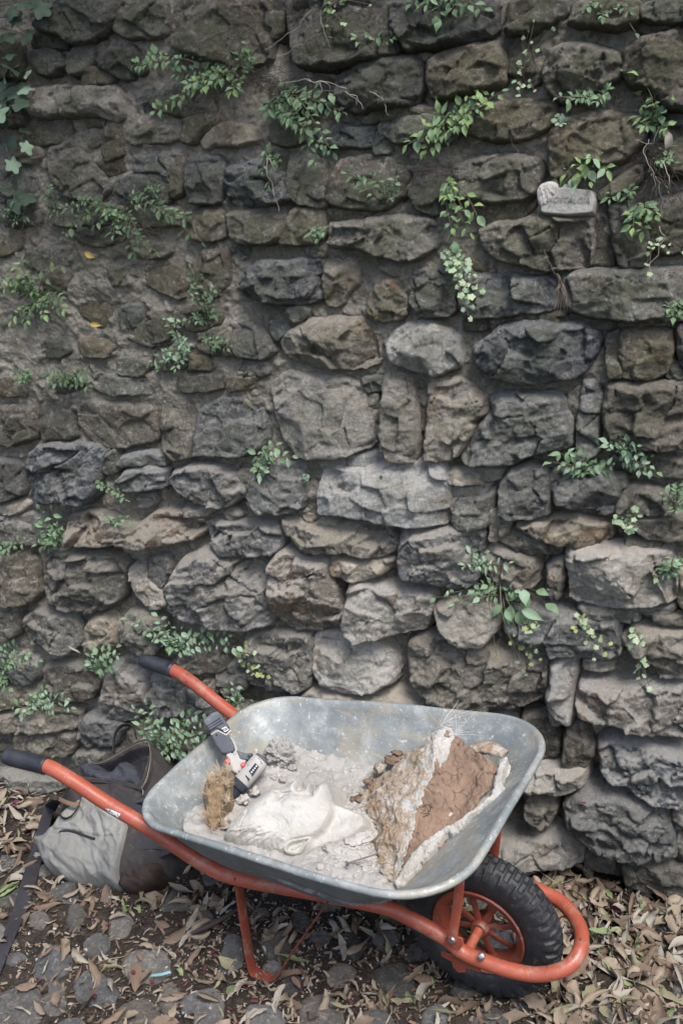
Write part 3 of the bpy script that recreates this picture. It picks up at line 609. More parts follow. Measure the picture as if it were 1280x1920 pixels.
COBS = '''
N l 30 160,1000 200,860 300,800 380,850 390,930 330,990
N g 30 -60,1100 120,1030 220,1060 230,1180 180,1260 -60,1290
N g 22 230,1010 340,1000 350,1170 250,1190
N g 26 410,1020 470,950 560,960 660,1080 600,1120 500,1130 420,1090
N l 26 460,790 540,740 610,760 580,860 470,850
N l 34 670,900 740,830 900,820 950,900 930,980 800,1020 690,970
N o 28 600,1250 660,1130 800,1080 880,1150 890,1330 600,1330
N g 36 1010,1100 1120,1040 1240,1040 1250,1200 1180,1280 1080,1260 1090,1160 1020,1170
N g 28 160,660 210,620 270,660 240,710 170,700
N l 30 380,600 440,580 470,640 430,730 380,730
N g 28 600,650 700,620 740,680 700,760 620,760
N l 26 1060,640 1150,600 1190,660 1120,760 1060,760
N g 26 20,880 110,860 140,890 60,925
N g 30 270,1290 370,1200 470,1230 490,1330 290,1330
N g 22 890,1030 960,1000 1000,1080 930,1190 890,1120
O g 34 190,760 280,720 350,790 330,880 210,870
O g 26 130,640 200,600 240,640 170,680
O g 30 -20,760 80,750 100,900 30,960 -40,940
O g 26 200,920 280,900 300,960 220,970
O g 30 400,1130 540,1080 640,1150 650,1320 420,1330
O l 30 100,1150 200,1140 300,1170 320,1320 120,1320
O l 24 460,740 560,730 570,790 480,790
O l 32 730,1200 850,1170 920,1230 930,1330 730,1330
O g 28 830,740 930,720 960,780 880,850 820,800
O d 32 830,930 980,900 1050,980 1000,1100 880,1080 820,1020
O l 28 1090,1150 1200,1130 1240,1200 1170,1300 1090,1290
O g 24 560,950 620,920 700,920 720,1000 640,1050 560,1020
Q g 34 770,1150 900,1060 1020,1080 1100,1180 1080,1330 760,1330
Q g 28 1230,1020 1290,1000 1330,1100 1240,1110
Q g 28 100,1180 220,1150 300,1220 280,1330 110,1330
Q g 26 560,1180 640,1200 700,1330 500,1330 480,1240
O d 26 300,1000 400,980 420,1060 330,1090
O d 28 620,760 720,740 760,860 660,890
O d 28 350,640 430,620 470,700 390,730
'''
def make_cobble(poly, mat, prot, idx, name='cobblestone', res=.0045):
    poly = chaikin(poly, 2); x0, y0 = poly.min(0)-.01; x1, y1 = poly.max(0)+.01
    x, y = np.meshgrid(np.arange(x0, x1, res), np.arange(y0, y1, res))
    d = sdist(x+.006*noise3(x*24, y*24, idx), y+.006*noise3(x*24, y*24, idx+4), poly)+.009
    r = .5*min(np.ptp(poly[:, 0]), np.ptp(poly[:, 1])); t = np.clip(d/r, 0, 1)
    h = prot*1.05*(1-(1-np.clip(t*1.8, 0, 1))**2.0)**.8*.62+t*(.010*fbm(x*12, y*12, idx*2.1, 5)+.0035*(ridged(x*22, y*22, idx*1.1, 3)-.5))-.006
    h = np.where(d < 0, d*3-.006, h)+ground_h(poly[:, 0].mean(), poly[:, 1].mean())
    c = np.array([poly[:, 0].mean(), poly[:, 1].mean(), 0])
    V, F = compact(np.stack([x, y, h], -1).reshape(-1, 3), grid_faces(*x.shape, mask=d > -.010))
    o = link(name, mesh_np(name, V-c, F), CM[mat], GROUND); o.location = c; return o
occupied = []
for i, (m, h, pts) in enumerate(parse(COBS)):
    p = np.array([onz(a, b, .02)[:2] for a, b in pts]); make_cobble(p, m, h, 300+i); occupied.append((p.mean(0), np.ptp(p, 0).max()/2))
R = np.random.RandomState(5); n = 0
for k in range(2500):
    x, y = R.uniform(-1.7, 1.6), R.uniform(-1.1, .6); rad = R.uniform(.035, .085)
    uvd = (np.array([x, y, 0])-WO)@WN
    if uvd < .13 or any(math.hypot(x-c[0], y-c[1]) < rad+q*.95+.006 for c, q in occupied): continue
    a = np.sort(R.uniform(0, 6.283, 8)); rr = rad*R.uniform(.75, 1.1, 8)
    p = np.stack([x+np.cos(a)*rr*1.15, y+np.sin(a)*rr*.95], 1); make_cobble(p, 'glgdl'[R.randint(5)], R.uniform(.016, .03), 400+k, res=.006); occupied.append((np.array([x, y]), rad)); n += 1
    if n > 150: break
# ------------------------------------------------------------------ shared builders
def catmull(P, n=8, closed=False):
    P = np.asarray(P, float); N = len(P); out = []
    for i in range(N if closed else N-1):
        g = lambda k: P[k % N] if closed else P[min(max(k, 0), N-1)]
        a, b, c, d = g(i-1), g(i), g(i+1), g(i+2)
        for t in np.arange(n)/n:
            out.append(.5*((2*b)+(c-a)*t+(2*a-5*b+4*c-d)*t*t+(-a+3*b-3*c+d)*t**3))
    if not closed: out.append(P[-1])
    return np.array(out)
def tube_geo(P, rad, seg=12, closed=False, caps=True, flat=None, upv=(0, 0, 1)):
    """sweep a circle (or an ellipse: flat = ratio) along P; P (n,3)"""
    P = np.asarray(P, float); n = len(P); rad = np.broadcast_to(np.asarray(rad, float), (n,))
    T = np.gradient(P, axis=0) if not closed else np.roll(P, -1, 0)-np.roll(P, 1, 0)
    T /= np.linalg.norm(T, axis=1)[:, None]+1e-12
    nrm = np.cross(T[0], np.asarray(upv, float)); 
    if np.linalg.norm(nrm) < 1e-3: nrm = np.cross(T[0], (1, 0, 0.1))
    nrm /= np.linalg.norm(nrm); V = []; a = np.arange(seg)/seg*2*np.pi
    for i in range(n):
        nrm = nrm-T[i]*(nrm@T[i]); nrm /= np.linalg.norm(nrm); b = np.cross(T[i], nrm)
        f = 1 if flat is None else flat
        V.append(P[i]+rad[i]*(np.cos(a)[:, None]*nrm+f*np.sin(a)[:, None]*b))
    V = np.concatenate(V); F = []
    for i in range(n if closed else n-1):
        j = (i+1) % n
        for k in range(seg): F.append((i*seg+k, i*seg+(k+1) % seg, j*seg+(k+1) % seg, j*seg+k))
    if caps and not closed:
        F.append(tuple(range(seg))[::-1]); F.append(tuple((n-1)*seg+k for k in range(seg)))
    return [tuple(v) for v in V], F
class MB:
    def __init__(s): s.v = []; s.f = []
    def add(s, g):
        k = len(s.v); s.v += list(g[0]); s.f += [tuple(i+k for i in f) for f in g[1]]; return s
    def tube(s, P, r, **k): return s.add(tube_geo(P, r, **k))
    def strap(s, P, W, w, th, closed=False):
        """flat band: centre line P, width direction W (vector or per point)"""
        P = np.asarray(P, float); n = len(P); W = np.broadcast_to(np.asarray(W, float), (n, 3)).copy()
        T = np.gradient(P, axis=0); T /= np.linalg.norm(T, axis=1)[:, None]
        W -= T*(W*T).sum(1)[:, None]; W /= np.linalg.norm(W, axis=1)[:, None]; N = np.cross(T, W)
        w = np.broadcast_to(np.asarray(w, float), (n,)); V = []
        for i in range(n):
            for a, b in ((-1, -1), (-.86, -1.0), (.86, -1.0), (1, -1), (1, 1), (.86, 1.0), (-.86, 1.0), (-1, 1)):
                e = .6 if abs(a) == 1 else 1
                V.append(P[i]+W[i]*a*w[i]/2+N[i]*b*th/2*e)
        F = []
        for i in range(n-1):
            for k in range(8): F.append((i*8+k, i*8+(k+1) % 8, i*8+8+(k+1) % 8, i*8+8+k))
        F.append(tuple(range(8))[::-1]); F.append(tuple((n-1)*8+k for k in range(8)))
        return s.add((V, F))
    def prism(s, pts, off):
        """pts: 3d loop, off: thickness vector"""
        n = len(pts); a = [tuple(p) for p in pts]; b = [tuple(np.asarray(p)+off) for p in pts]
        F = [tuple(range(n)), tuple(range(2*n-1, n-1, -1))]+[(i, n+i, n+(i+1) % n, (i+1) % n) for i in range(n)]
        return s.add((a+b, F))
    def lathe(s, c, axis, prof, seg=24, ref=None):
        """prof: (along, radius)"""
        axis = np.array(axis, float); axis /= np.linalg.norm(axis); u = np.cross(axis, (0, 0, 1.0) if abs(axis[2]) < .9 else (1.0, 0, 0)); u /= np.linalg.norm(u); w = np.cross(axis, u)
        V = []; F = []; n = len(prof)
        for a, r in prof:
            for k in range(seg):
                t = 2*math.pi*k/seg; V.append(tuple(np.asarray(c)+axis*a+r*(math.cos(t)*u+math.sin(t)*w)))
        for i in range(n-1):
            for k in range(seg): F.append((i*seg+k, i*seg+(k+1) % seg, (i+1)*seg+(k+1) % seg, (i+1)*seg+k))
        F.append(tuple(range(seg))[::-1]); F.append(tuple((n-1)*seg+k for k in range(seg)))
        return s.add((V, F))
    def build(s, name, mat, parent=None, smooth=True, bevel=0, subd=0, auto=True):
        base = world_off(parent); V = np.array(s.v)-base
        me = mesh_py(name, V, s.f, smooth); o = link(name, me, mat, parent)
        bm = bmesh.new(); bm.from_mesh(me); bmesh.ops.recalc_face_normals(bm, faces=bm.faces); bm.to_mesh(me); bm.free()
        if bevel: 
            m = o.modifiers.new('bevel', 'BEVEL'); m.width = bevel; m.segments = 2; m.limit_method = 'ANGLE'; m.angle_limit = .6
        if subd: m = o.modifiers.new('subsurf', 'SUBSURF'); m.levels = m.render_levels = subd
        if auto and smooth:
            try: me.set_sharp_from_angle(angle=.75)
            except Exception: pass
        return o
def world_off(o):
    v = np.zeros(3)
    while o is not None: v = v+np.array(o.location); o = o.parent
    return v
def np_part(name, V, F, mat, parent, smooth=True):
    return link(name, mesh_np(name, V-world_off(parent), F, smooth), mat, parent)
class Frame:
    """a plane standing in the scene, read from the photograph"""
    def __init__(s, o, n, xdir=None):
        s.o = np.asarray(o, float); s.n = np.asarray(n, float)/np.linalg.norm(n)
        x = np.asarray(xdir if xdir is not None else RT, float); x = x-s.n*(x@s.n); s.x = x/np.linalg.norm(x); s.y = np.cross(s.n, s.x)
    def p3(s, px, py, h=0.0):
        d = ray(px, py); t = ((s.o+s.n*h-CAM)@s.n)/(d@s.n); return CAM+d*t
    def ab(s, px, py, h=0.0):
        X = s.p3(px, py, h)-s.o; return np.array([X@s.x, X@s.y])
    def poly(s, pts, h=0.0): return np.array([s.ab(a, b, h) for a, b in pts])
    def at(s, a, b, h): return s.o+np.asarray(a)[..., None]*s.x+np.asarray(b)[..., None]*s.y+np.asarray(h)[..., None]*s.n
def relief(name, fr, poly_px, hfun, mat, parent, res=.003, skirt=.012, ch=(1, .25), mats=None, href=0.0):
    poly = chaikin(fr.poly(poly_px, href), ch[0], ch[1])
    a0, b0 = poly.min(0)-skirt; a1, b1 = poly.max(0)+skirt
    a, b = np.meshgrid(np.arange(a0, a1, res), np.arange(b0, b1, res))
    d = sdist(a, b, poly); h = hfun(a, b, d)
    V, F = compact(fr.at(a, b, h).reshape(-1, 3), grid_faces(*a.shape, mask=d > -skirt))
    return np_part(name, V, F, mat, parent)
def seg_d(a, b, pts):
    """distance to an open polyline"""
    best = np.full(a.shape, 1e9)
    for (x0, y0), (x1, y1) in zip(pts[:-1], pts[1:]):
        ex, ey = x1-x0, y1-y0; t = np.clip(((a-x0)*ex+(b-y0)*ey)/(ex*ex+ey*ey+1e-12), 0, 1)
        best = np.minimum(best, (a-x0-t*ex)**2+(b-y0-t*ey)**2)
    return np.sqrt(best)
def gauss(a, b, c, ra, rb=None, rot=0.0):
    rb = rb or ra; x = a-c[0]; y = b-c[1]; u = x*math.cos(rot)+y*math.sin(rot); v = -x*math.sin(rot)+y*math.cos(rot)
    return np.exp(-(u*u/ra/ra+v*v/rb/rb))
def sm(x, a, b): t = np.clip((x-a)/(b-a), 0, 1); return t*t*(3-2*t)

# ------------------------------------------------------------------ more materials
def galv_mat(name, inner=True):
    t = NT(name)
    c = t.mix(t.ramp(t.noise(7, 5, .6), .35, .65), (0.195, 0.218, 0.222), (0.265, 0.283, 0.280))
    if inner:
        c = t.mix(t.math('MULTIPLY', t.ramp(t.noise(4.5, 7, .7, t.scaled(1, 1, 2.5)), .47, .60), .6), c, (0.33, 0.285, 0.21))
        c = t.mix(t.math('MULTIPLY', t.ramp(t.noise(14, 8, .72), .46, .68), .75), c, (0.40, 0.41, 0.40)); c = t.mix(t.math('MULTIPLY', t.ramp(t.noise(22, 7, .7, t.scaled(1, 1, .5)), .55, .7), .6), c, (0.15, 0.17, 0.185))
        c = t.mix(t.ramp(t.noise(70, 6, .7), .60, .66, 0, .75), c, (0.62, 0.61, 0.58))
        st = t.noise(30, 7, .75, t.scaled(.5, .5, 3.5, (.4, .3, .2))); c = t.mix(t.ramp(st, .58, .72, 0, .5), c, (0.56, 0.55, 0.53))
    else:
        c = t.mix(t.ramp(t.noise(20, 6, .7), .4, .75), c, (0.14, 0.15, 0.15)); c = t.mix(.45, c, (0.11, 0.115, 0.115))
    t.col(c); t.set(Roughness=t.ramp(t.noise(9, 5, .6), .3, .7, .5, .8), Metallic=.2)
    t.bump(t.math('ADD', t.noise(16, 5, .6), t.math('MULTIPLY', t.noise(140, 4, .6), .18)), .004); return t.m
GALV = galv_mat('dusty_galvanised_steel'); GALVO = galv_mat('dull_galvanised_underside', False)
def paint_mat(name, base, dark, wear=.5):
    t = NT(name)
    c = t.mix(t.ramp(t.noise(9, 5, .6), .35, .7), base, dark)
    c = t.mix(t.math('MULTIPLY', t.ramp(t.noise(15, 9, .8), .50, .66), .5), c, (0.33, 0.25, 0.20))
    c = t.mix(t.ramp(t.noise(34, 8, .8), .60, .63, 0, wear), c, (0.045, 0.035, 0.032))
    c = t.mix(t.ramp(t.noise(150, 3, .6), .70, .73, 0, .6), c, (0.5, 0.45, 0.40))
    t.col(c); t.set(Roughness=t.ramp(t.noise(18, 5, .6), .3, .7, .28, .52))
    t.bump(t.noise(60, 6, .7), .0012); return t.m
ORANGE = paint_mat('worn_orange_paint', (0.345, 0.082, 0.046), (0.275, 0.064, 0.038), .8)
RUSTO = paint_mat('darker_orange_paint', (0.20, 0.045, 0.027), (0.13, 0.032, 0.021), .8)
def plain(name, col, rough=.6, metal=0.0, var=.25, bump=0.0, bs=80, col2=None, spec=None, ns=12):
    t = NT(name); c2 = col2 or tuple(x*(1-var) for x in col)
    t.col(t.mix(t.ramp(t.noise(ns, 6, .65), .35, .65), col, c2)); t.set(Roughness=rough, Metallic=metal)
    if spec is not None: t.b.inputs['Specular IOR Level'].default_value = spec
    if bump: t.bump(t.noise(bs, 6, .7), bump)
    return t.m
def rubber_mat():
    t = NT('dusty_black_rubber')
    c = t.mix(t.ramp(t.noise(12, 6, .7), .45, .72), (0.012, 0.013, 0.016), (0.030, 0.030, 0.033))
    c = t.mix(t.ramp(t.noise(60, 7, .78), .54, .70, 0, .5), c, (0.12, 0.113, 0.105))
    t.col(c); t.set(Roughness=.62); t.bump(t.noise(120, 4, .6), .0012); return t.m
RUBBER = rubber_mat()
GRIP = plain('black_grip_plastic', (0.018, 0.020, 0.028), .38, col2=(0.035, 0.037, 0.045), bump=.0008)
STEEL = plain('zinc_bolt', (0.55, 0.55, 0.56), .35, .9, .3)

# ------------------------------------------------------------------ the wheelbarrow
BW = empty('wheelbarrow', (0.546, 0, 0), 'wheelbarrow with dusty galvanised tray and worn orange tube frame, parked beside the wall', 'wheelbarrow')
NEAR = [(14, 1418, -.30), (84, 1435, -.287), (134, 1462, -.28), (201, 1506, -.27), (285, 1556, -.255), (386, 1622, -.237), (445, 1646, -.22), (580, 1672, -.185), (710, 1698, -.145), (761, 1718, -.13), (828, 1755, -.115)]
LOOP = [(865, 1784, -.115), (902, 1801, -.115), (959, 1820, -.11), (1015, 1827, -.095), (1064, 1812, -.065), (1087, 1779, -.02), (1087, 1741, .04), (1064, 1704, .09), (1034, 1681, .113)]
near = np.array([ony(*p) for p in NEAR]); loop = np.array([ony(*p) for p in LOOP])
far = near*[1, -1, 1]
FARL = loop[-1]; far = np.concatenate([far[:8], [far[8]*.75+.25*np.array([far[8][0], .13, FARL[2]]), (.50, .118, .245), (.60, .118, .262)], [FARL]])
path = catmull(np.concatenate([near, loop[:-1], far[::-1]]), 8)
prog = np.abs(path[:, 0]); rad = np.interp(path[:, 0], [-.6, 0, .6, .9], [.0208, .0205, .0190, .0182])
MB().tube(path, rad, seg=18).build('frame', ORANGE, BW)
for sgn, P in ((0, near), (1, near*[1, -1, 1])):
    a, b = P[0], P[1]; ax = b-a; L = np.linalg.norm(ax)
    prof = [(-.006, .006), (-.004, .019), (0, .0235), (.012, .0245)]
    n = 26
    for i in range(n):
        z = .016+i*(L-.03)/n; prof += [(z, .0238), (z+.0012, .0252), (z+.0028, .0252), (z+.0038, .0238)]
    prof += [(L-.008, .0255), (L+.004, .0262), (L+.008, .0225)]
    MB().lathe(a, ax, prof, 20).build('grip', GRIP, BW)
# tray
def rrect(x0, x1, w0, w1, r0, r1, n=14, z0=0, z1=0, crown=0.0):
    """rounded tapering rectangle; x0 rear, x1 front, half widths, corner radii; four corners, n points each, plus subdivided sides"""
    cs = [(x1-r1, w1-r1*.98, r1, 0), (x0+r0, w0-r0, r0, 90), (x0+r0, -w0+r0, r0, 180), (x1-r1, -w1+r1*.98, r1, 270)]
    pts = []
    for i, (cx, cy, r, a0) in enumerate(cs):
        c = [(cx+r*math.cos(math.radians(a0+90*k/(n-1))), cy+r*math.sin(math.radians(a0+90*k/(n-1)))) for k in range(n)]
        pts += c; nx = cs[(i+1) % 4]; q = (nx[0]+nx[2]*math.cos(math.radians(nx[3])), nx[1]+nx[2]*math.sin(math.radians(nx[3])))
        for k in range(1, 12): pts.append((c[-1][0]+(q[0]-c[-1][0])*k/12, c[-1][1]+(q[1]-c[-1][1])*k/12))
    pts = np.array(pts); z = z0+(z1-z0)*(pts[:, 0]-x0)/(x1-x0)
    return np.column_stack([pts, z])
RIM = rrect(-.309, .622, .330, .372, .150, .175, z0=.516, z1=.602)
FLO = rrect(-.165, .300, .205, .205, .085, .080, z0=.332, z1=.332)
def ring(s, off=0.0):
    """s 0 floor .. 1 rim"""
    k = s if s < .12 else s
    P = FLO*(1-k)+RIM*k
    b = math.sin(math.pi*min(1, s))*.010; c = np.array([.12, 0, 0]); d = P-c; d[:, 2] = 0; d /= np.linalg.norm(d, axis=1)[:, None]
    P = P+d*(b+off); return P, d
def tray_geo():
    V = []; rows = []
    S = [0, .02, .05, .1, .16, .22, .28, .34, .4, .46, .52, .58, .64, .68, .72, .76, .8, .84, .88, .92, .96, 1.0]
    n = len(RIM)
    for sc in (.0, .35, .7, .93):
        c = np.array([.0675, 0, .328]); P = c+(FLO-c)*sc; P[:, 2] = .328+.004*(sc > .9); rows.append(P)
    for s in S:
        P, d = ring(s)
        if s < .03: P[:, 2] += .001+.02*s
        # pressed panel on the side walls
        m = ((np.abs(P[:, 1]) > .2) & (P[:, 0] > -.12) & (P[:, 0] < .32)).astype(float)*(1 if .70 < s < .9 else 0)
        P = P+d*(m*.003)[:, None]; rows.append(P)
    P, d = ring(1.0); z = np.array([0, 0, 1.0])
    for o, h in ((.004, .0045), (.011, .006), (.018, .0035), (.021, -.003), (.019, -.010), (.013, -.012), (.009, -.009), (.005, -.012)): rows.append(P+d*o+z*h)
    for s in S[::-1][2:]:
        P, d = ring(s, .0035); P[:, 2] -= .0015; rows.append(P)
    for sc in (.9, .4, 0):
        c = np.array([.0675, 0, .3265]); P = c+(FLO-c)*sc; P[:, 2] = .3265; rows.append(P)
    V = np.concatenate(rows); F = []
    for i in range(len(rows)-1):
        for k in range(n): F.append((i*n+k, i*n+(k+1) % n, (i+1)*n+(k+1) % n, (i+1)*n+k))
    return V, F, len(S)+4, n
V, F, nin, nn = tray_geo()
V = V+.0040*np.stack([noise3(V[:, 0]*7, V[:, 1]*6, V[:, 2]*6), noise3(V[:, 0]*6, V[:, 1]*6, V[:, 2]*6+9), noise3(V[:, 0]*5, V[:, 1]*5, 4)], 1)
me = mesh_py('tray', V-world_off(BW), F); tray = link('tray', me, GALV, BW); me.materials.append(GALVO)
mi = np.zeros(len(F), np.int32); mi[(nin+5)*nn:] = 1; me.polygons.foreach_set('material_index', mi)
# legs: bent strap steel, one each side
LEG = [(446, 1640), (452, 1690), (462, 1755), (469, 1800), (476, 1822), (492, 1834), (512, 1834), (526, 1822), (545, 1790), (575, 1747), (612, 1694)]
lp = catmull(np.array([ony(a, b, -.222) for a, b in LEG]), 5)
lp[:, 2] = np.maximum(lp[:, 2], .004)
wid = np.interp(np.arange(len(lp)), [0, len(lp)*.45, len(lp)*.62, len(lp)], [.034, .034, .030, .024])
for sg in (1, -1):
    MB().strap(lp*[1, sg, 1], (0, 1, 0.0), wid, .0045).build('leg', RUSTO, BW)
MB().tube([lp[6]*[1, .95, 1]+[0, 0, .09], lp[6]*[1, -.95, 1]+[0, 0, .09]], .007).build('cross_brace', RUSTO, BW)
# front struts from tray to axle brackets, plates, bolts
for sg in (1, -1):
    f = lambda px, py, y: ony(px, py, y)*[1, sg, 1]
    P = catmull([f(862, 1640, -.128), f(858, 1690, -.13), f(851, 1735, -.135), f(847, 1762, -.138)], 4)
    MB().strap(P, (1, 0, 0), .024, .005).build('strut', ORANGE, BW)
    c = f(847, 1762, -.139); MB().lathe(c, (0, -sg, 0), [(-.004, .010), (.001, .010), (.003, .008), (.006, .0075), (.0065, .003)], 14).build('bolt', STEEL, BW)
    c2 = f(902, 1793, -.132); MB().lathe(c2, (0.15, -sg, .45), [(0, .010), (.003, .010), (.0065, .0075), (.0075, .003)], 14).build('bolt', STEEL, BW)
    pl = [f(a, b, -.136) for a, b in ((838, 1752), (866, 1760), (868, 1772), (860, 1782), (832, 1770))]
    MB().prism(pl, np.array([0, sg*.004, 0])).build('bracket', ORANGE, BW, bevel=.0008)
    pl = [f(a, b, -.128) for a, b in ((826, 1785), (846, 1790), (900, 1815), (899, 1824), (874, 1815), (872, 1824), (858, 1824), (848, 1812), (846, 1803), (826, 1793))]
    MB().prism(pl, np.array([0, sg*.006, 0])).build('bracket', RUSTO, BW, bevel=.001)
# wheel
HUB = np.array([.546, 0, .207])
WH = empty('wheel', np.array([0, 0, .207])); WH.parent = BW; WH.location = (0, 0, .207)
def tyre():
    NA, R0, w = 300, .207, .043
    prof = []
    for k in range(30):
        t = 2*math.pi*k/30
        prof.append((w*math.copysign(abs(math.cos(t))**.72, math.cos(t)), .160+.047*math.copysign(abs(math.sin(t))**.82, math.sin(t))))
    V = []
    for i in range(NA):
        a = 2*math.pi*i/NA
        for k, (y, r) in enumerate(prof):
            rr = r
            if r > .180:
                ph = (i % 10)/10; row = int((y+w)/(2*w)*6); phase = (ph+.5*(row % 2)) % 1
                edge = min(abs(((y+w)/(2*w)*6) % 1-0), abs(((y+w)/(2*w)*6) % 1-1))
                up = 1 if (.22 < phase < .95) else 0
                rr = r+(.0065*up-.0035)*(1 if r > .19 else .8); 
            V.append((HUB[0]+rr*math.cos(a), y*(1.0 if r <= .18 else 1+.05*((i % 10) > 3)), HUB[2]+rr*math.sin(a)))
    n = len(prof); F = [(i*n+k, i*n+(k+1) % n, ((i+1) % NA)*n+(k+1) % n, ((i+1) % NA)*n+k) for i in range(NA) for k in range(n)]
    return V, F
m = MB(); m.add(tyre()); o = m.build('tyre', RUBBER, WH, auto=False); o.data.set_sharp_from_angle(angle=.5)
def ringlathe(prof, seg=64):
    V = []; n = len(prof)
    for i in range(seg):
        a = 2*math.pi*i/seg
        for y, r in prof: V.append((HUB[0]+r*math.cos(a), y, HUB[2]+r*math.sin(a)))
    return V, [(i*n+k, i*n+(k+1) % n, ((i+1) % seg)*n+(k+1) % n, ((i+1) % seg)*n+k) for i in range(seg) for k in range(n)]
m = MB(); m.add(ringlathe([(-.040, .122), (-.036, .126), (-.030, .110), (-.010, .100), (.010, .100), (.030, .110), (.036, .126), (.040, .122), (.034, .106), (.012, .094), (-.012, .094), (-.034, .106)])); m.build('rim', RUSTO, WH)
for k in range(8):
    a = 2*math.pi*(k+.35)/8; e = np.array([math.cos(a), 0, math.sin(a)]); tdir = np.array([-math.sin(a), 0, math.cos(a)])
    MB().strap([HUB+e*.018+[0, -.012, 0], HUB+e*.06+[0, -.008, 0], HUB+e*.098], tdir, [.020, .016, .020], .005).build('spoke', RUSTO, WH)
MB().lathe(HUB-[0, .030, 0], (0, 1, 0), [(0, .020), (.005, .024), (.055, .024), (.060, .020)], 20).build('hub', RUSTO, WH)
MB().tube([HUB-[0, .118, 0], HUB+[0, .118, 0]], .0125, seg=16).build('axle', ORANGE, BW)
# sticker wrapped on the near tube
def stick():
    i0 = np.argmin(np.abs(path[:, 0]-ony(216, 1517, -.268)[0])+(path[:, 1] > 0)); 
    a, b = ony(207, 1508, -.268), ony(233, 1523, -.264); V = []; ax = (b-a); L = np.linalg.norm(ax); ax /= L
    tc = CAM-(a+b)/2; tc -= ax*(tc@ax); tc /= np.linalg.norm(tc); dn = np.cross(ax, tc); dn = dn if dn[2] < 0 else -dn
    ctr = lambda s: a+ax*s
    th0 = [.35, 1.9]; nu, nv = 6, 10
    for i in range(nu):
        for j in range(nv):
            s = L*i/(nu-1); t0 = th0[0]+.25*(1-i/(nu-1)); th = t0+(th0[1]-t0)*j/(nv-1)
            V.append(tuple(ctr(s)+(tc*math.cos(th)+dn*math.sin(th))*.0222))
    return V, [(i*nv+j, i*nv+j+1, (i+1)*nv+j+1, (i+1)*nv+j) for i in range(nu-1) for j in range(nv-1)]
WHITE = plain('white_sticker', (0.72, 0.72, 0.70), .4, var=.1)
t = NT('printed_white_sticker'); pr = t.ramp(t.noise(160, 2, .5), .52, .56); 
t.col(t.mix(pr, (0.66, 0.66, 0.65), (0.10, 0.09, 0.10))); t.set(Roughness=.4)
m = MB(); m.add(stick()); st = m.build('sticker', t.m, BW)
st['label'] = 'small white printed sticker torn across the near handle tube'
# ------------------------------------------------------------------ what lies in the tray
TOCAM = CAM-np.array([.05, 0, .45]); TOCAM /= np.linalg.norm(TOCAM)
def dust_mat(name, c1, c2, c3, bump=.006, sc=60, thr=(.62, .70)):
    t = NT(name)
    c = t.mix(t.ramp(t.noise(11, 6, .65), .38, .64), c1, c2); c = t.mix(t.ramp(t.noise(48, 7, .75), *thr, 0, .8), c, c3)
    t.col(c); t.set(Roughness=.95); t.b.inputs['Specular IOR Level'].default_value = .15; t.bump(t.math('ADD', t.noise(sc, 8, .78), t.math('MULTIPLY', t.noise(sc*4, 3, .6), .3)), bump); return t.m
DUST = dust_mat('plaster_dust', (0.41, 0.397, 0.378), (0.325, 0.315, 0.30), (0.25, 0.225, 0.195))
CRUST = dust_mat('white_plaster_crust', (0.54, 0.52, 0.49), (0.45, 0.425, 0.385), (0.42, 0.33, 0.25), .008)
def in_tray(x, y, z):
    s = (z-.332)/np.interp(x, [-.309, .622], [.184, .27]); P, d = ring(float(s)); return P
TP = in_tray(.1, 0, .408)[:, :2]
ax_ = np.arange(-.30, .50, .0042); ay_ = np.arange(-.33, .33, .0042); bx_, by_ = np.meshgrid(ax_, ay_)
def dust_h(x, y):
    z = .404+.006*fbm(x*9, y*9, 1.1, 4)+.0022*fbm(x*50, y*50, 2.1, 4)+.004*np.maximum(0, noise3(x*38, y*38, 3.3)-.25)*2
    z = z+.020*sm(-y, .06, .22)+.020*np.exp(-((x+.12)**2+(y-.10)**2)/.006)+.018*sm(-x, .10, .22)
    z = z+.016*np.exp(-((x-.22)**2+(y+.10)**2)/.012)*(1+.5*ridged(x*20, y*20, 4, 3))
    return z
bz_ = dust_h(bx_, by_)+.006*sm(fbm(bx_*26, by_*26, 7, 4), .05, .6)
dd = sdist(bx_, by_, TP)
dd = dd-(bz_-.408)*.0
V, F = compact(np.stack([bx_, by_, bz_], -1).reshape(-1, 3), grid_faces(*bx_.shape, mask=dd > -.022))
o = link('plaster_dust', mesh_np('plaster_dust', V, F), DUST); tag(o, 'pale powdery plaster dust covering the bottom of the tray', 'dust', kind='stuff')
# --- broken bits of plaster lying in the dust
def chunk_geo(c, r, seed, sq=(1, 1, .7)):
    bm = bmesh.new(); bmesh.ops.create_icosphere(bm, subdivisions=2, radius=1); R = np.random.RandomState(seed)
    n = R.normal(size=(7, 3)); n /= np.linalg.norm(n, axis=1)[:, None]; q = R.uniform(.55, .9, 7); V = []
    for v in bm.verts:
        p = np.array(v.co)
        for a, b in zip(n, q):
            k = p@a
            if k > b: p = p-a*(k-b)
        p = p*(1+.12*float(noise3(p[0]*2, p[1]*2, p[2]*2+seed))); V.append(tuple(np.asarray(c)+p*r*np.array(sq)))
    bm.verts.ensure_lookup_table(); F = [tuple(v.index for v in f.verts) for f in bm.faces]; bm.free(); return V, F
m = MB(); R = np.random.RandomState(3)
for k in range(900):
    px, py = [(R.uniform(545, 700), R.uniform(1400, 1520)), (R.uniform(600, 770), R.uniform(1560, 1655)), (R.uniform(480, 560), R.uniform(1420, 1470)), (R.uniform(620, 700), R.uniform(1470, 1560))][R.randint(4)]
    p = onz(px, py, .412); p[2] = dust_h(p[0], p[1])
    if sdist(np.array([p[0]]), np.array([p[1]]), TP)[0] < .01: continue
    r = R.gamma(2, .0015)+.0008; m.add(chunk_geo(p, min(r, .011), k, (1, 1.2, .7)))
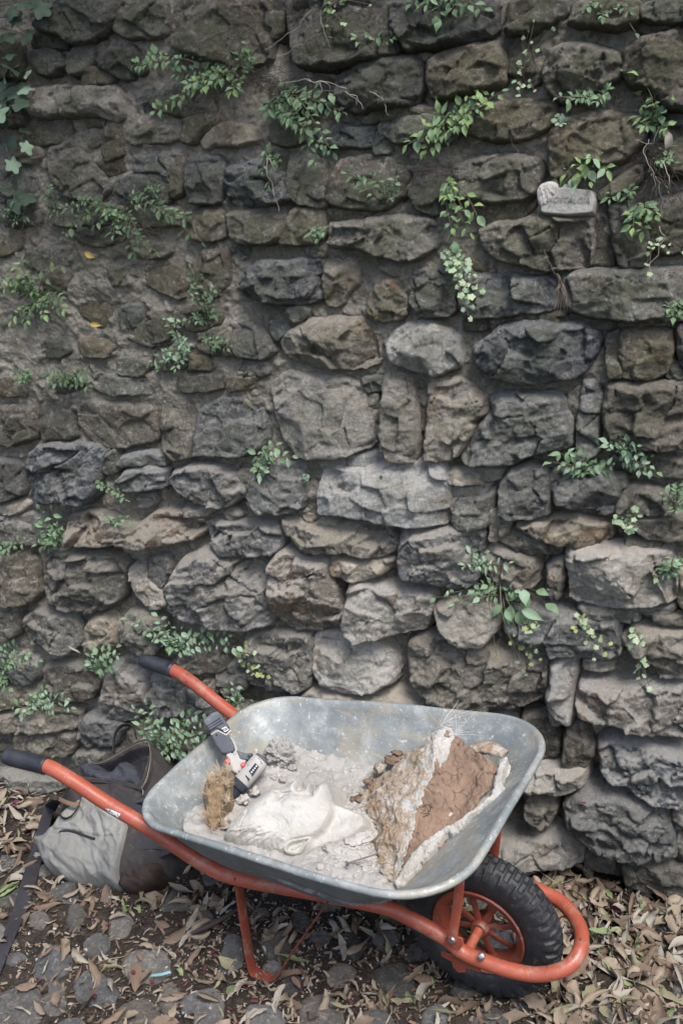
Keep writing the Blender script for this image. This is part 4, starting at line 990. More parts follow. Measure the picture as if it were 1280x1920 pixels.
o = m.build('plaster_crumbs', CRUST, None, smooth=False); tag(o, 'scattered white plaster crumbs lying on the dust in the tray', 'crumbs', kind='stuff')

# --- plaster head lying on its back, face up
def plaster_mat():
    t = NT('cream_plaster')
    c = t.mix(t.ramp(t.noise(9, 6, .6), .35, .68), (0.465, 0.452, 0.422), (0.40, 0.388, 0.355))
    c = t.mix(t.ramp(t.noise(30, 8, .75), .50, .70, 0, .6), c, (0.33, 0.30, 0.26))
    t.col(c); t.set(Roughness=.72); t.b.inputs['Specular IOR Level'].default_value = .3
    t.bump(t.math('ADD', t.noise(26, 7, .68), t.math('MULTIPLY', t.noise(110, 6, .75), .35)), .006); return t.m
PLASTER = plaster_mat()
HC = onz(560, 1530, .455)
nh = TOCAM*.86+np.array([0, 0, .35])+np.array([-.10, 0, 0]); HF = Frame(HC, nh)
cv = lambda x, y: (360+.2656*x, 1300+.2656*y)
HO = [cv(*p) for p in [(205, 1030), (245, 925), (325, 838), (405, 758), (490, 694), (560, 652), (600, 660), (642, 640), (700, 606), (748, 586), (776, 598), (782, 640), (790, 655), (800, 628), (822, 617), (838, 622), (846, 655), (858, 652), (868, 624), (900, 620), (940, 613), (970, 632), (990, 690), (996, 760),
     (1100, 800), (1235, 850), (1285, 960), (1180, 1040), (1010, 1105), (880, 1160), (800, 1195), (640, 1190), (480, 1130), (330, 1090)]]
q = lambda x, y: HF.ab(*cv(x, y), .02)
u_ = np.linalg.norm(q(700, 800)-q(800, 800))/100            # metres per crop unit
def head_h(a, b, d):
    t = np.clip(d/.072, 0, 1); h = .084*(1-(1-t)**2)**.56-.014
    jaw = [q(1012, 600), q(1002, 760), q(985, 880), q(930, 1000), q(850, 1040)]
    # neck lies lower than the jaw
    jp = np.array([q(1012, 560), q(1006, 760), q(988, 880), q(940, 990), q(860, 1045), q(850, 1250), q(1400, 1250), q(1400, 560)])
    jd = sdist(a, b, jp)
    nk = [q(880, 1080), q(1000, 1010), q(1230, 930)]; nd = seg_d(a, b, nk)
    neck = .034+.020*np.exp(-(nd/(70*u_))**2)-.010
    s = sm(jd, -.010, .012); h = h*(1-s)+np.minimum(h, neck)*s
    g = lambda x, y, r, r2=None, rot=0.: gauss(a, b, q(x, y), r*u_, (r2 or r)*u_, rot)
    h = h+.006*g(800, 860, 130)+.007*g(735, 815, 60, 45)-.021*g(645, 752, 58, 34, .35)+.0095*g(655, 762, 26, 16, .3)+.006*g(560, 770, 60, 40, .5)
    h = h-.013*g(590, 940, 95, 60, -.2)+.006*g(470, 860, 90)
    h = h+.005*g(715, 668, 34, 24, .5)-.014*g(752, 690, 14, 20)+.006*g(735, 640, 22, 22)+.004*g(820, 660, 20, 34)+.007*g(925, 690, 50, 60)
    for pts, w, dp in (([(598, 706), (640, 722), (700, 722), (760, 738), (850, 745)], 9, .0075), ([(845, 625), (848, 680), (852, 745)], 9, .0125), ([(866, 630), (870, 690)], 5, .005),
                       ([(630, 758), (660, 768), (690, 760)], 4, .0045), ([(778, 640), (772, 700)], 8, .006)):
        h = h-dp*np.exp(-(seg_d(a, b, [q(*p) for p in pts])/(w*u_))**2)
    # hair: swept locks
    hp = np.array([q(*p) for p in [(150, 1000), (330, 800), (400, 830), (410, 930), (520, 950), (640, 1010), (690, 1010), (650, 1250), (150, 1250)]])
    hd = sm(sdist(a, b, hp), -.004, .012)
    e = q(300, 1000)-q(520, 900); e = e/np.linalg.norm(e); s1 = a*e[0]+b*e[1]; s2 = -a*e[1]+b*e[0]
    wv = ridged((s1+.3*s2)*12+noise3(a*25, b*25)*.4, s2*62+1.2*noise3(a*20, b*20, 3), 2.0, 3)
    h = h+hd*(.013*(wv-.45)+.005)
    # ear
    ep = np.array([q(*p) for p in [(652, 1138), (668, 1090), (705, 1058), (770, 1048), (852, 1030), (846, 1068), (815, 1110), (780, 1158), (735, 1172), (680, 1160)]])
    ed = sdist(a, b, chaikin(ep, 2)); lift = sm(ed, -.002, .004)
    rim = np.exp(-((ed-.0045)/.0032)**2)
    base_e = .050
    h = h*(1-lift)+lift*(base_e+.0*h)+rim*.011-sm(ed, .007, .013)*.006*1.0
    h = h+.007*np.exp(-(seg_d(a, b, [q(720, 1120), (q(760, 1095)), q(800, 1072)])/(8*u_))**2)
    for pts, w, dp in (([(405, 800), (398, 870), (370, 930), (345, 1010)], 4, .004), ([(650, 905), (680, 940), (704, 985)], 3, .003), ([(1005, 770), (1020, 830), (1050, 915), (1040, 940)], 3, .003), ([(985, 960), (995, 1060)], 3, .003), ([(560, 1080), (590, 1130)], 4, .003)):
        h = h-dp*np.exp(-(seg_d(a+.0016*noise3(a*180, b*180), b+.0016*noise3(a*180, b*180, 5), [q(*p) for p in pts])/(w*u_))**2)
    h = h+.0016*fbm(a*45, b*45, 1, 5)
    return np.where(d < 0, d*3.0-.018, h)
HD = empty('plaster_sculpture', HC-[0, 0, .045], 'cream plaster head lying face up in the dust, ear towards the near rim', 'sculpture')
relief('face', HF, HO, head_h, PLASTER, HD, res=.0017, skirt=.03, ch=(1, .2), href=.02)

# --- wedge of plaster mould with clay and coir
t = NT('coir_and_clay'); pos = t.n.new('ShaderNodeSeparateXYZ'); t.l.new(t.tc, pos.inputs[0])
c = t.mix(t.ramp(t.noise(12, 7, .7, t.scaled(1, 1, .5)), .40, .60), (0.32, 0.215, 0.125), (0.40, 0.33, 0.26))
c = t.mix(t.ramp(t.noise(26, 8, .78), .49, .60, 0, .85), c, (0.52, 0.485, 0.45)); c = t.mix(t.ramp(t.noise(60, 6, .7), .58, .7, 0, .7), c, (0.33, 0.185, 0.095))
t.col(c); t.set(Roughness=.95); t.bump(t.math('ADD', t.noise(45, 8, .8), t.noise(120, 4, .7, t.scaled(.3, .3, 2.0))), .009); COIRCLAY = t.m
t = NT('cracked_brown_clay'); nz = t.noise(14, 4, .6, None, .6, True)
vv = t.n.new('ShaderNodeVectorMath'); vv.operation = 'MULTIPLY_ADD'; t.l.new(nz, vv.inputs[0]); vv.inputs[1].default_value = (.09, .09, .09); t.l.new(t.tc, vv.inputs[2])
ed1 = t.ramp(t.vor(27, 'DISTANCE_TO_EDGE', vv.outputs[0]), .0, .022); msk = t.ramp(t.noise(16, 4, .6), .47, .60)
ck = t.math('MULTIPLY', t.math('SUBTRACT', 1.0, ed1), msk)
c = t.mix(t.ramp(t.noise(13, 6, .65), .35, .65), (0.225, 0.150, 0.105), (0.155, 0.102, 0.070)); c = t.mix(t.ramp(t.noise(50, 7, .75), .56, .72, 0, .5), c, (0.36, 0.27, 0.205)); c = t.mix(t.math('MULTIPLY', ck, .6), c, (0.06, 0.038, 0.026))
t.col(c); t.set(Roughness=.85); t.bump(t.math('SUBTRACT', t.math('MULTIPLY', t.noise(28, 7, .7), .6), t.math('MULTIPLY', ck, .9)), .011); CLAY = t.m
MOULD = empty('mould_block', onz(740, 1600, .41), 'wedge shaped chunk of plaster mould coated with cracked brown clay and coir fibre', 'mould')
P = {'K': onz(828, 1364, .622), 'K2': onz(850, 1376, .615), 'F': onz(738, 1660, .430), 'L': onz(668, 1492, .405), 'Lb': onz(690, 1600, .400), 'R': onz(938, 1440, .575), 'R0': onz(885, 1402, .60), 'Rl': onz(850, 1590, .478), 'M': onz(795, 1520, .520), 'Rm': onz(900, 1520, .528), 'Fl': onz(765, 1650, .436)}
def patch(corners, nu, nv, disp, seed, edge=.5):
    """bilinear patch a-b-c-d with bumpy displacement along its normal"""
    a, b, c, d = [np.asarray(x, float) for x in corners]; u, v = np.meshgrid(np.linspace(0, 1, nu), np.linspace(0, 1, nv))
    X = (1-v)[..., None]*((1-u)[..., None]*a+u[..., None]*b)+v[..., None]*((1-u)[..., None]*d+u[..., None]*c)
    n = np.cross(b-a, d-a)+np.cross(c-b, a-b)*0; n /= np.linalg.norm(n)
    if n@TOCAM < 0: n = -n
    h = disp(X, u, v); X0 = X; X = X+h[..., None]*n
    w_ = lambda z: .009*fbm(X0[..., 0]*17, X0[..., 1]*17, X0[..., 2]*17+z, 4)+.0032*fbm(X0[..., 0]*70, X0[..., 1]*70, X0[..., 2]*70+z, 3)
    return X+np.stack([w_(1), w_(5), w_(9)*.8], -1), n
def lumps(X, sc, z=0): return fbm(X[..., 0]*sc, X[..., 1]*sc, X[..., 2]*sc+z, 5)
left = [P['L']+[0, 0, -.02], P['K']+(0, 0, 0), P['M']*.0+P['K2'], P['F']]
def dl(X, u, v): return .014*lumps(X, 16)*sm(1-u, 0, .15)+.007*(ridged(X[..., 0]*40, X[..., 1]*40, X[..., 2]*25, 4)-.4)+.020*np.sin(np.pi*u)*np.sin(np.pi*v)
# left face: from L up to the peak and down the ridge to F
a_, b_, c_, d_ = P['L'], P['K'], P['F'], P['Lb']
X, n = patch([a_, b_, c_, d_], 90, 80, dl, 1)
V = X.reshape(-1, 3)
def two_mats(o, X, dist, reach):
    o.data.materials.append(CRUST); w = fbm(X[..., 0]*30, X[..., 1]*30, X[..., 2]*30, 4)+.5*fbm(X[..., 0]*110, X[..., 1]*110, X[..., 2]*110, 3)
    k = (dist+w*reach*.9 < reach); k = k[:-1, :-1] & k[1:, 1:]; o.data.polygons.foreach_set('material_index', k.reshape(-1).astype(np.int32))
vv1 = np.linspace(0, 1, 80)[:, None]; uu1 = np.linspace(0, 1, 90)[None, :]
two_mats(np_part('coir_coating', V, grid_faces(80, 90), COIRCLAY, MOULD), X, (1-uu1)+.10*vv1, .13)
def dr(X, u, v): return .012*lumps(X, 11, 3)*sm(u, 0, .12)+.008*(ridged(X[..., 0]*22, X[..., 1]*22, X[..., 2]*22, 4)-.5)-.016*np.sin(np.pi*u)*np.sin(np.pi*v)*sm(u+.25*(1-v), 0, .4)
X, n = patch([P['K'], P['R'], P['Rl'], P['F']], 90, 90, dr, 2)
two_mats(np_part('clay_lining', X.reshape(-1, 3), grid_faces(90, 90), CLAY, MOULD), X, uu1+0*np.linspace(0, 1, 90)[:, None], .035)
# crusty white ridge and rim
def crust(path_px, r, name, parent, seed, flat=.7, mat=CRUST, amp=.35, res=10, drop=None):
    C = catmull(path_px, res); V, F = tube_geo(C, r, seg=22, flat=flat); V = np.array(V)
    cc = np.repeat(C, 22, 0); dv = V-cc; k = 1+amp*(fbm(V[:, 0]*45, V[:, 1]*45, V[:, 2]*45+seed, 4))+.25*(ridged(V[:, 0]*90, V[:, 1]*90, V[:, 2]*90+seed, 2)-.5)
    V = cc+dv*k[:, None]
    if drop is not None: V[:, 2] -= drop
    m = MB(); m.add(([tuple(x) for x in V], F)); return m.build(name, mat, parent, auto=False)
ridge = [onz(836, 1366, .612), onz(842, 1385, .605), onz(826, 1420, .59), onz(812, 1460, .572), onz(800, 1510, .548), onz(780, 1570, .505), onz(755, 1620, .462)]
WF = Frame(P['K'], TOCAM+np.array([.15, 0, .1]))
KF = (P['F']-P['K'])/np.linalg.norm(P['F']-P['K'])
nr = np.cross(KF, RT); nr = nr if nr@TOCAM > 0 else -nr; RF = Frame(P['K'], nr+.2*TOCAM)
def rh(a, b, d):
    t = np.clip(d/.008, 0, 1); h = .003+.007*t**.7+.004*fbm(a*60, b*60, 2, 4)+.004*(ridged(a*110, b*110, 3, 3)-.5); return np.where(d+.005*noise3(a*110, b*110, 4) < 0, -.02, h)
relief('plaster_ridge', RF, [(818, 1372), (830, 1362), (848, 1366), (855, 1384), (846, 1398), (842, 1412), (838, 1430), (828, 1436), (824, 1452), (812, 1462), (800, 1478), (795, 1466), (806, 1446), (806, 1430), (812, 1414), (806, 1398)], rh, CRUST, MOULD, res=.002, skirt=.006)
nw = np.cross(P['R']-P['F'], P['K']-P['F']); nw = nw if nw@TOCAM > 0 else -nw; CF = Frame(P['Rl'], nw)
def rh2(a, b, d):
    t = np.clip(d/.006, 0, 1); h = .006+.010*t**.6+.006*fbm(a*45, b*45, 2, 4)+.005*(ridged(a*90, b*90, 3, 3)-.5); return np.where(d+.006*noise3(a*90, b*90, 4) < 0, -.035, h)
relief('plaster_rim', CF, [(735, 1664), (748, 1640), (765, 1612), (795, 1578), (830, 1555), (850, 1548), (870, 1532), (905, 1505), (922, 1490), (926, 1468), (932, 1440), (944, 1420), (954, 1424), (944, 1450), (942, 1470), (950, 1486), (936, 1500), (908, 1514), (900, 1526), (878, 1535), (872, 1556), (850, 1570), (838, 1562), (822, 1590), (806, 1612), (792, 1618), (790, 1636), (768, 1652), (758, 1670)], rh2, CRUST, MOULD, res=.002, skirt=.006)
back = MB(); back.prism([P['F']-[0, 0, .03], P['Rl']-[0, 0, .02], P['R']-[0, 0, .03], P['K']-[.01, 0, .03]], np.array([.02, .02, -.02])); back.build('mould_back', CRUST, MOULD)
o2 = crust([onz(885, 1402, .585), onz(915, 1402, .60), onz(948, 1412, .602)], np.interp(np.arange(21), [0, 10, 20], [.022, .026, .014]), 'clay_shoulder', MOULD, 8, .5, mat=COIRCLAY, amp=.5)
# clods along the left foot of the wedge
def clod(name, c, r, seed, mat, parent=None, sq=(1, 1, .7), sub=4, amp=.55, fr=1.4):
    bm = bmesh.new(); bmesh.ops.create_icosphere(bm, subdivisions=sub, radius=1); V = np.array([v.co[:] for v in bm.verts]); F = [tuple(v.index for v in f.verts) for f in bm.faces]; bm.free()
    k = 1+amp*fbm(V[:, 0]*fr, V[:, 1]*fr, V[:, 2]*fr+seed*3.1, 5)+.22*(ridged(V[:, 0]*4, V[:, 1]*4, V[:, 2]*4+seed, 3)-.5)
    V = np.asarray(c)+V*k[:, None]*r*np.array(sq); m = MB(); m.add(([tuple(x) for x in V], F)); return m.build(name, mat, parent, auto=False)
for k, (px, py, z, r, sq) in enumerate([(735, 1425, .45, .022, (1.2, .8, .6)), (712, 1440, .44, .020, (1, 1, .8)), (698, 1468, .425, .020, (1.2, .8, .6)), (690, 1492, .415, .018, (1.3, .9, .5)), (672, 1500, .412, .014, (1.4, .9, .5)), (680, 1520, .412, .018, (1.2, 1, .5)), (745, 1412, .468, .013, (1.4, .7, .5))]):
    clod('clay_clod', onz(px, py, z), r, 40+k, COIRCLAY if k % 2 else CLAY, MOULD, sq, 3, .6)
for k, (px, py, z, r, sq) in enumerate([(728, 1632, .43, .017, (1.2, 1, .6)), (748, 1615, .435, .012, (.8, 1, 1)), (712, 1650, .425, .015, (1.3, 1, .5)), (750, 1648, .43, .010, (1, 1, .6)), (700, 1530, .415, .016, (1.3, 1, .4))]):
    clod('plaster_clod', onz(px, py, z), r, 60+k, CRUST if k != 0 else COIRCLAY, MOULD, sq, 3, .5)
def fibres(name, starts, dirs, n, L, mat, parent, seed, r=.00035, curl=.5, spread=.6):
    R = np.random.RandomState(seed); m = MB()
    for k in range(n):
        p = np.array(starts[R.randint(len(starts))])+R.normal(0, .004, 3); d = np.array(dirs, float)+R.normal(0, spread, 3); d /= np.linalg.norm(d)
        l = L*R.uniform(.4, 1.3); P_ = [p]; 
        for i in range(5): d = d+R.normal(0, curl*.35, 3)+[0, 0, -.05]; d /= np.linalg.norm(d); P_.append(P_[-1]+d*l/5)
        m.tube(P_, [r, r, r*.9, r*.8, r*.6, r*.3], seg=3, caps=False)
    o = m.build(name, mat, parent, auto=False); o['kind'] = 'stuff'; return o
STRAW = plain('pale_coir_fibre', (0.52, 0.37, 0.21), .7, col2=(0.62, 0.52, 0.38))
HAIRW = plain('white_sisal_fibre', (0.66, 0.64, 0.60), .6)
lf = [P['L']*(1-s)*(1-w)+P['K']*s*(1-w)+P['F']*w*s+P['Lb']*w*(1-s)+n_*0 for s in np.linspace(.1, .95, 7) for w in np.linspace(.1, .95, 7) for n_ in [0]]
fibres('coir_fibres', [p+TOCAM*.012 for p in lf], (0, -.2, -.5)+TOCAM*.2, 420, .032, STRAW, MOULD, 4, r=.00045)
fibres('sisal_fibres', [P['K'], P['K2'], P['K']+[0, 0, .004]], (.5, .1, .5), 34, .085, HAIRW, MOULD, 5, curl=.25, spread=.55)
# --- rope-like coir pad and plaster lump on the left
t = NT('coir_pad'); c = t.mix(t.ramp(t.noise(26, 7, .75), .4, .62), (0.32, 0.225, 0.135), (0.19, 0.125, 0.072)); c = t.mix(t.ramp(t.noise(60, 5, .7), .58, .68, 0, .9), c, (0.60, 0.55, 0.50))
t.col(c); t.set(Roughness=.95); t.bump(t.noise(95, 8, .8, t.scaled(1, 1, .35)), .010); COIR = t.m
PAD = empty('coir_pad', onz(405, 1560, .44), 'brown coir fibre pad standing against the rear corner of the tray', 'fibre pad')
PF = Frame(onz(408, 1510, .475), TOCAM)
def ph(a, b, d):
    t = np.clip(d/.012, 0, 1); h = .022*(1-(1-t)**2)**.5+.008*fbm(a*40, b*40, 3, 4)+.003*fbm(a*140, b*60, 1, 3); return np.where(d < 0, d*5, h)
relief('coir_mat', PF, [(388, 1474), (400, 1462), (418, 1454), (426, 1460), (421, 1484), (422, 1520), (414, 1548), (400, 1554), (390, 1548), (388, 1515)], ph, COIR, PAD, res=.0024, skirt=.02)
pts = [PF.p3(px, py, .02) for px, py in ((392, 1462), (410, 1450), (428, 1444), (392, 1490), (400, 1470), (425, 1470), (428, 1500), (388, 1530), (400, 1555), (420, 1545), (408, 1520))]
fibres('coir_fibres', pts, UP*.9-RT*.1, 520, .028, STRAW, PAD, 9, r=.00045, spread=.5)
LUMP = clod('plaster_lump', onz(525, 1414, .450), .048, 3, DUST, None, (.92, .80, .95), 6, .26, 2.6)
tag(LUMP, 'crumbly grey plaster lump beside the drill, larger than the crumbs around it', 'plaster lump')
for k, (px, py, r, lb) in enumerate([(548, 1440, .013, 'pale wedge of plaster at the foot of the crumbly grey lump'), (512, 1458, .013, 'rounded plaster bit between the lump and the forehead'), (530, 1462, .011, 'small rounded plaster bit nearest the nose of the plaster head'), (478, 1485, .016, 'plaster shard lying between the drill chuck and the forehead'), (455, 1498, .018, 'hollow plaster shard under the drill chuck')]):
    o = clod('plaster_shard', onz(px, py, .425), r, 80+k, DUST if k < 3 else CRUST, None, (1, .9, .8), 4, .5); tag(o, lb, 'plaster shard', 'loose plaster bits around the head')
LOW = clod('hair_plaster', onz(440, 1545, .425), .036, 91, CRUST, None, (1.0, .8, .5), 5, .6, 1.8); tag(LOW, 'ragged white plaster crust at the back of the plaster head', 'plaster crust')
CH = clod('chest_plaster', onz(672, 1560, .412), .078, 95, CRUST, None, (1.0, 1.25, .40), 6, .26, 1.8); tag(CH, 'broad lumpy bed of white plaster between the neck and the mould wedge', 'plaster crust')
CH2 = clod('rim_plaster', onz(645, 1615, .412), .066, 97, CRUST, None, (1.5, .7, .42), 6, .40, 1.7); tag(CH2, 'flaky cream plaster crust along the near rim under the ear', 'plaster crust')
# --- long screw stuck in the plaster
NAIL = empty('long_screw', onz(648, 1620, .45), 'long grey screw with clotted head lying on the plaster near the rim', 'screw')
IRON = plain('dusty_iron', (0.20, 0.19, 0.19), .5, .6, .3, .001)
a, b = onz(650, 1619, .452), onz(706, 1601, .462)
MB().tube([a+(b-a)*k for k in np.linspace(0, 1, 8)], .0022, seg=8).build('shank', IRON, NAIL)
m = MB(); m.lathe(a, b-a, [(-.004, .001), (-.003, .006), (0, .0065), (.003, .0035)], 10); m.build('screw_head', IRON, NAIL)
m = MB(); [m.add(chunk_geo(a+np.random.RandomState(k).normal(0, .003, 3), .003, k)) for k in range(5)]; m.build('clotted_plaster', IRON, NAIL)

# --- cordless drill
DR = empty('cordless_drill', onz(440, 1450, .44), 'dusty grey and beige cordless drill with red trigger leaning in the tray corner', 'drill')
dv = lambda x, y: (370+.10937*x, 1340+.10937*y)
DF = Frame(onz(440, 1430, .50), TOCAM*.9+np.array([0, 0, .15]))
DGREY = dust_mat('dusty_dark_plastic', (0.085, 0.09, 0.105), (0.12, 0.125, 0.14), (0.30, 0.30, 0.31), .001, 90, (.55, .75))
BEIGE = dust_mat('dusty_beige_plastic', (0.40, 0.38, 0.36), (0.34, 0.325, 0.31), (0.22, 0.20, 0.19), .001, 90)
RED = plain('red_plastic', (0.55, 0.035, 0.035), .35, var=.3)
NAVY = dust_mat('dark_clutch_plastic', (0.020, 0.024, 0.040), (0.04, 0.045, 0.06), (0.20, 0.20, 0.22), .001, 90, (.55, .75))
LIGHTP = plain('pale_print', (0.62, 0.62, 0.62), .5)
def slab(name, pts, h0, h1, mat, parent=DR, bev=.003, mapf=dv):
    P_ = [DF.p3(*mapf(x, y), h0) for x, y in pts]
    m = MB(); m.prism(P_, DF.n*(h1-h0)); return m.build(name, mat, parent, bevel=bev)
slab('battery', [(130, 180), (150, 125), (340, 5), (400, 15), (575, 260), (500, 350), (350, 285), (250, 350)], -.03, .026, DGREY, bev=.005)
for k in range(3): slab('ridge', [(150+k*22, 200+k*34), (385+k*30, 55+k*34), (395+k*30, 68+k*34), (158+k*22, 214+k*34)], .0255, .0275, NAVY, bev=.0005)
slab('grip_base', [(240, 350), (350, 275), (500, 350), (590, 420), (655, 530), (670, 620), (640, 690), (500, 720), (430, 690), (340, 570)], -.024, .022, DGREY, bev=.006)
for pts in ([(232, 342), (350, 268), (500, 340), (565, 262), (590, 290), (505, 372), (352, 296), (245, 362)], [(535, 378), (600, 410), (655, 510), (690, 610), (655, 700), (620, 690), (652, 610), (628, 520), (585, 430)]): slab('beige_trim', pts, .015, .0245, BEIGE, bev=.0015)
for x, y in ((330, 350), (600, 640), (880, 712)):
    c = DF.p3(*dv(x, y), .0215); MB().lathe(c, DF.n, [(-.002, .0035), (.001, .0035), (.0015, .002)], 10).build('screw', NAVY, DR)
slab('handle', [(500, 720), (640, 670), (690, 640), (760, 800), (860, 810), (720, 1060), (620, 1010), (590, 900), (560, 800)], -.020, .021, BEIGE, bev=.005)
slab('rear_grip', [(672, 600), (720, 660), (860, 700), (960, 690), (890, 810), (745, 800), (680, 680)], -.019, .020, DGREY, bev=.004)
slab('trigger', [(458, 835), (515, 760), (590, 765), (662, 870), (650, 915), (600, 905), (545, 860)], -.010, .014, RED, bev=.004)
slab('direction_switch', [(740, 862), (780, 824), (832, 832), (820, 885), (772, 912)], .015, .0262, RED, bev=.0015)
A3, B3 = DF.p3(*dv(1095, 775), .004), DF.p3(*dv(752, 1165), .004); axd = B3-A3; L = np.linalg.norm(axd)
MB().lathe(A3, axd, [(-.006, .016), (-.002, .022), (.004, .0255), (.012, .0268), (L*.5, .0268), (L-.002, .0255), (L, .023)], 28).build('motor_housing', BEIGE, DR)
MB().lathe(A3-axd/L*.010, axd, [(0, .012), (.002, .020), (.010, .0235), (.012, .020)], 24).build('rear_cap', DGREY, DR)
prof = [(0, .0245)]
m = MB(); m.lathe(B3, axd, [(0, .0225), (.001, .0262), (.004, .0268), (.016, .0262), (.020, .0245), (.022, .019)], 14); m.build('clutch_ring', NAVY, DR, auto=False).data.shade_flat()
B4 = DF.p3(*dv(700, 1225), .004); C4 = DF.p3(*dv(590, 1440), .000); a2 = C4-B4; L2 = np.linalg.norm(a2)
m = MB(); m.lathe(B4, a2, [(0, .017), (.003, .0185), (L2*.45, .0178), (L2*.5, .0165), (L2*.55, .0172), (L2*.8, .015), (L2, .008)], 12); m.build('chuck', NAVY, DR, auto=False).data.shade_flat()
def onhous(x, y): return DF.p3(*dv(x, y), .0295)
slabn = lambda name, pts, h, mat, th=.0008: MB().prism([DF.p3(*dv(x, y), h) for x, y in pts], DF.n*th).build(name, mat, DR)
slabn('nameplate', [(880, 972), (992, 828), (1056, 890), (948, 1056)], .0302, NAVY)
for k in range(4): x = 915+k*27; y = 985-k*34; slabn('letter', [(x, y), (x+14, y-18), (x+32, y), (x+18, y+18)], .0311, LIGHTP, .0003)
slabn('slot', [(815, 1045), (835, 1038), (900, 1105), (882, 1140)], .0296, NAVY)
for i in range(2):
    for j in range(3): x = 1050+i*30+j*12-i*4; y = 748+j*32+i*22; slabn('vent', [(x-9, y-9), (x+9, y-9), (x+9, y+9), (x-9, y+9)], .0285, NAVY)
slabn('direction_mark', [(860, 855), (885, 862), (865, 872)], .028, NAVY); slabn('direction_mark', [(700, 970), (712, 955), (728, 968), (715, 985)], .0215, NAVY)
for pts in ([(415, 243), (485, 200), (493, 212), (423, 256)], [(445, 262), (455, 255), (478, 292), (468, 298)], [(475, 285), (535, 240), (545, 252), (485, 300)], [(488, 215), (500, 207), (540, 262), (530, 268)], [(462, 236), (472, 230), (492, 258), (482, 264)]): slabn('print', pts, .0266, LIGHTP, .0003)
# ------------------------------------------------------------------ the backpack slumped against the wall
def cloth_mat(name, c1, c2, rough=.9, dust=(0.2, 0.19, 0.17), da=.3):
    t = NT(name); c = t.mix(t.ramp(t.noise(8, 6, .65), .35, .68), c1, c2)
    c = t.mix(t.ramp(t.noise(40, 7, .75), .52, .75, 0, da), c, dust)
    t.col(c); t.set(Roughness=rough); t.b.inputs['Specular IOR Level'].default_value = .2
    w1 = t.n.new('ShaderNodeTexWave'); w1.inputs['Scale'].default_value = 260; t.l.new(t.scaled(1, .2, 1), w1.inputs[0])
    t.bump(t.math('ADD', t.math('MULTIPLY', t.noise(22, 5, .6), 1.2), t.math('ADD', t.math('MULTIPLY', t.noise(400, 2, .5), .3), t.math('MULTIPLY', w1.outputs[1], .05))), .004); return t.m
CANVAS = cloth_mat('grey_canvas', (0.250, 0.248, 0.230), (0.195, 0.192, 0.180))
DARKC = cloth_mat('charcoal_canvas', (0.036, 0.033, 0.034), (0.054, 0.049, 0.048))
LINING = cloth_mat('black_lining', (0.022, 0.021, 0.025), (0.036, 0.034, 0.040), .8, (0.06, 0.06, 0.06))
JACKET = cloth_mat('dark_blue_cloth', (0.040, 0.042, 0.055), (0.060, 0.062, 0.078), .85, (0.1, 0.1, 0.11))
WEB = cloth_mat('navy_webbing', (0.030, 0.029, 0.035), (0.045, 0.043, 0.050), .75, (0.09, 0.085, 0.08))
LEATHER = cloth_mat('brown_leather', (0.050, 0.032, 0.027), (0.034, 0.024, 0.022), .5, (0.13, 0.11, 0.10), .35)
TANL = cloth_mat('tan_leather', (0.17, 0.105, 0.07), (0.13, 0.08, 0.055), .55)
BA, BB, BT = onz(95, 1642), onz(240, 1668), np.array(wpix(235, 1400, .10))
bn = np.cross(BB-BA, BT-BA); bn = bn if bn@TOCAM > 0 else -bn
BF = Frame(BA, bn)
BAG = empty('backpack', BA, 'open grey canvas backpack with charcoal top, slumped on the leaves under the near handle', 'backpack')
pq = lambda *pts: np.array([BF.ab(x, y, .04) for x, y in pts])
OPEN = chaikin(pq((168, 1420), (182, 1430), (206, 1421), (240, 1401), (268, 1389), (280, 1392), (283, 1425), (276, 1460), (266, 1479), (230, 1472), (190, 1466), (160, 1464), (146, 1446), (152, 1430)), 1)
def folds(a, b):
    return .009*fbm(a*9+2*b, b*5, 6, 3)+.0085*(ridged(a*9+b*7, b*4-a*3, 8, 3)-.5)
def body_h(a, b, d):
    t = np.clip(d/.10, 0, 1); h = .135*(1-(1-t)**2)**.5-.055+folds(a, b)*1.4
    o = sdist(a, b, OPEN); h = h-.085*sm(o, -.004, .030)+.010*np.exp(-(o/.008)**2)
    return np.where(d < 0, d*6-.055, h)
SIL = [(60, 1570), (94, 1557), (102, 1530), (116, 1490), (132, 1444), (142, 1430), (170, 1418), (205, 1417), (238, 1397), (268, 1385), (290, 1391), (307, 1420), (311, 1470), (306, 1510), (330, 1560), (338, 1598), (305, 1652), (262, 1674), (222, 1672), (190, 1666), (140, 1659), (97, 1643), (76, 1620), (68, 1597)]
o = relief('body', BF, SIL, body_h, DARKC, BAG, res=.0035, skirt=.02, href=.03)
o.data.materials.append(LINING); vv_ = np.empty(len(o.data.vertices)*3, np.float32); o.data.vertices.foreach_get('co', vv_); vv_ = vv_.reshape(-1, 3)+BA-BF.o
aa, bb = vv_@BF.x, vv_@BF.y; ins = sdist(aa, bb, OPEN) > .004; fi = np.empty(len(o.data.loops), np.int32); o.data.loops.foreach_get('vertex_index', fi)
o.data.polygons.foreach_set('material_index', ins[fi.reshape(-1, 4)].all(1).astype(np.int32))
CREASE = pq((104, 1600), (125, 1625), (150, 1648)); CR2 = pq((188, 1512), (200, 1545), (208, 1577)); CR3 = pq((105, 1560), (98, 1590), (110, 1630)); SEAM = pq((112, 1562), (150, 1566), (205, 1577), (240, 1577))
SILP = chaikin(BF.poly(SIL, .03), 1, .25)
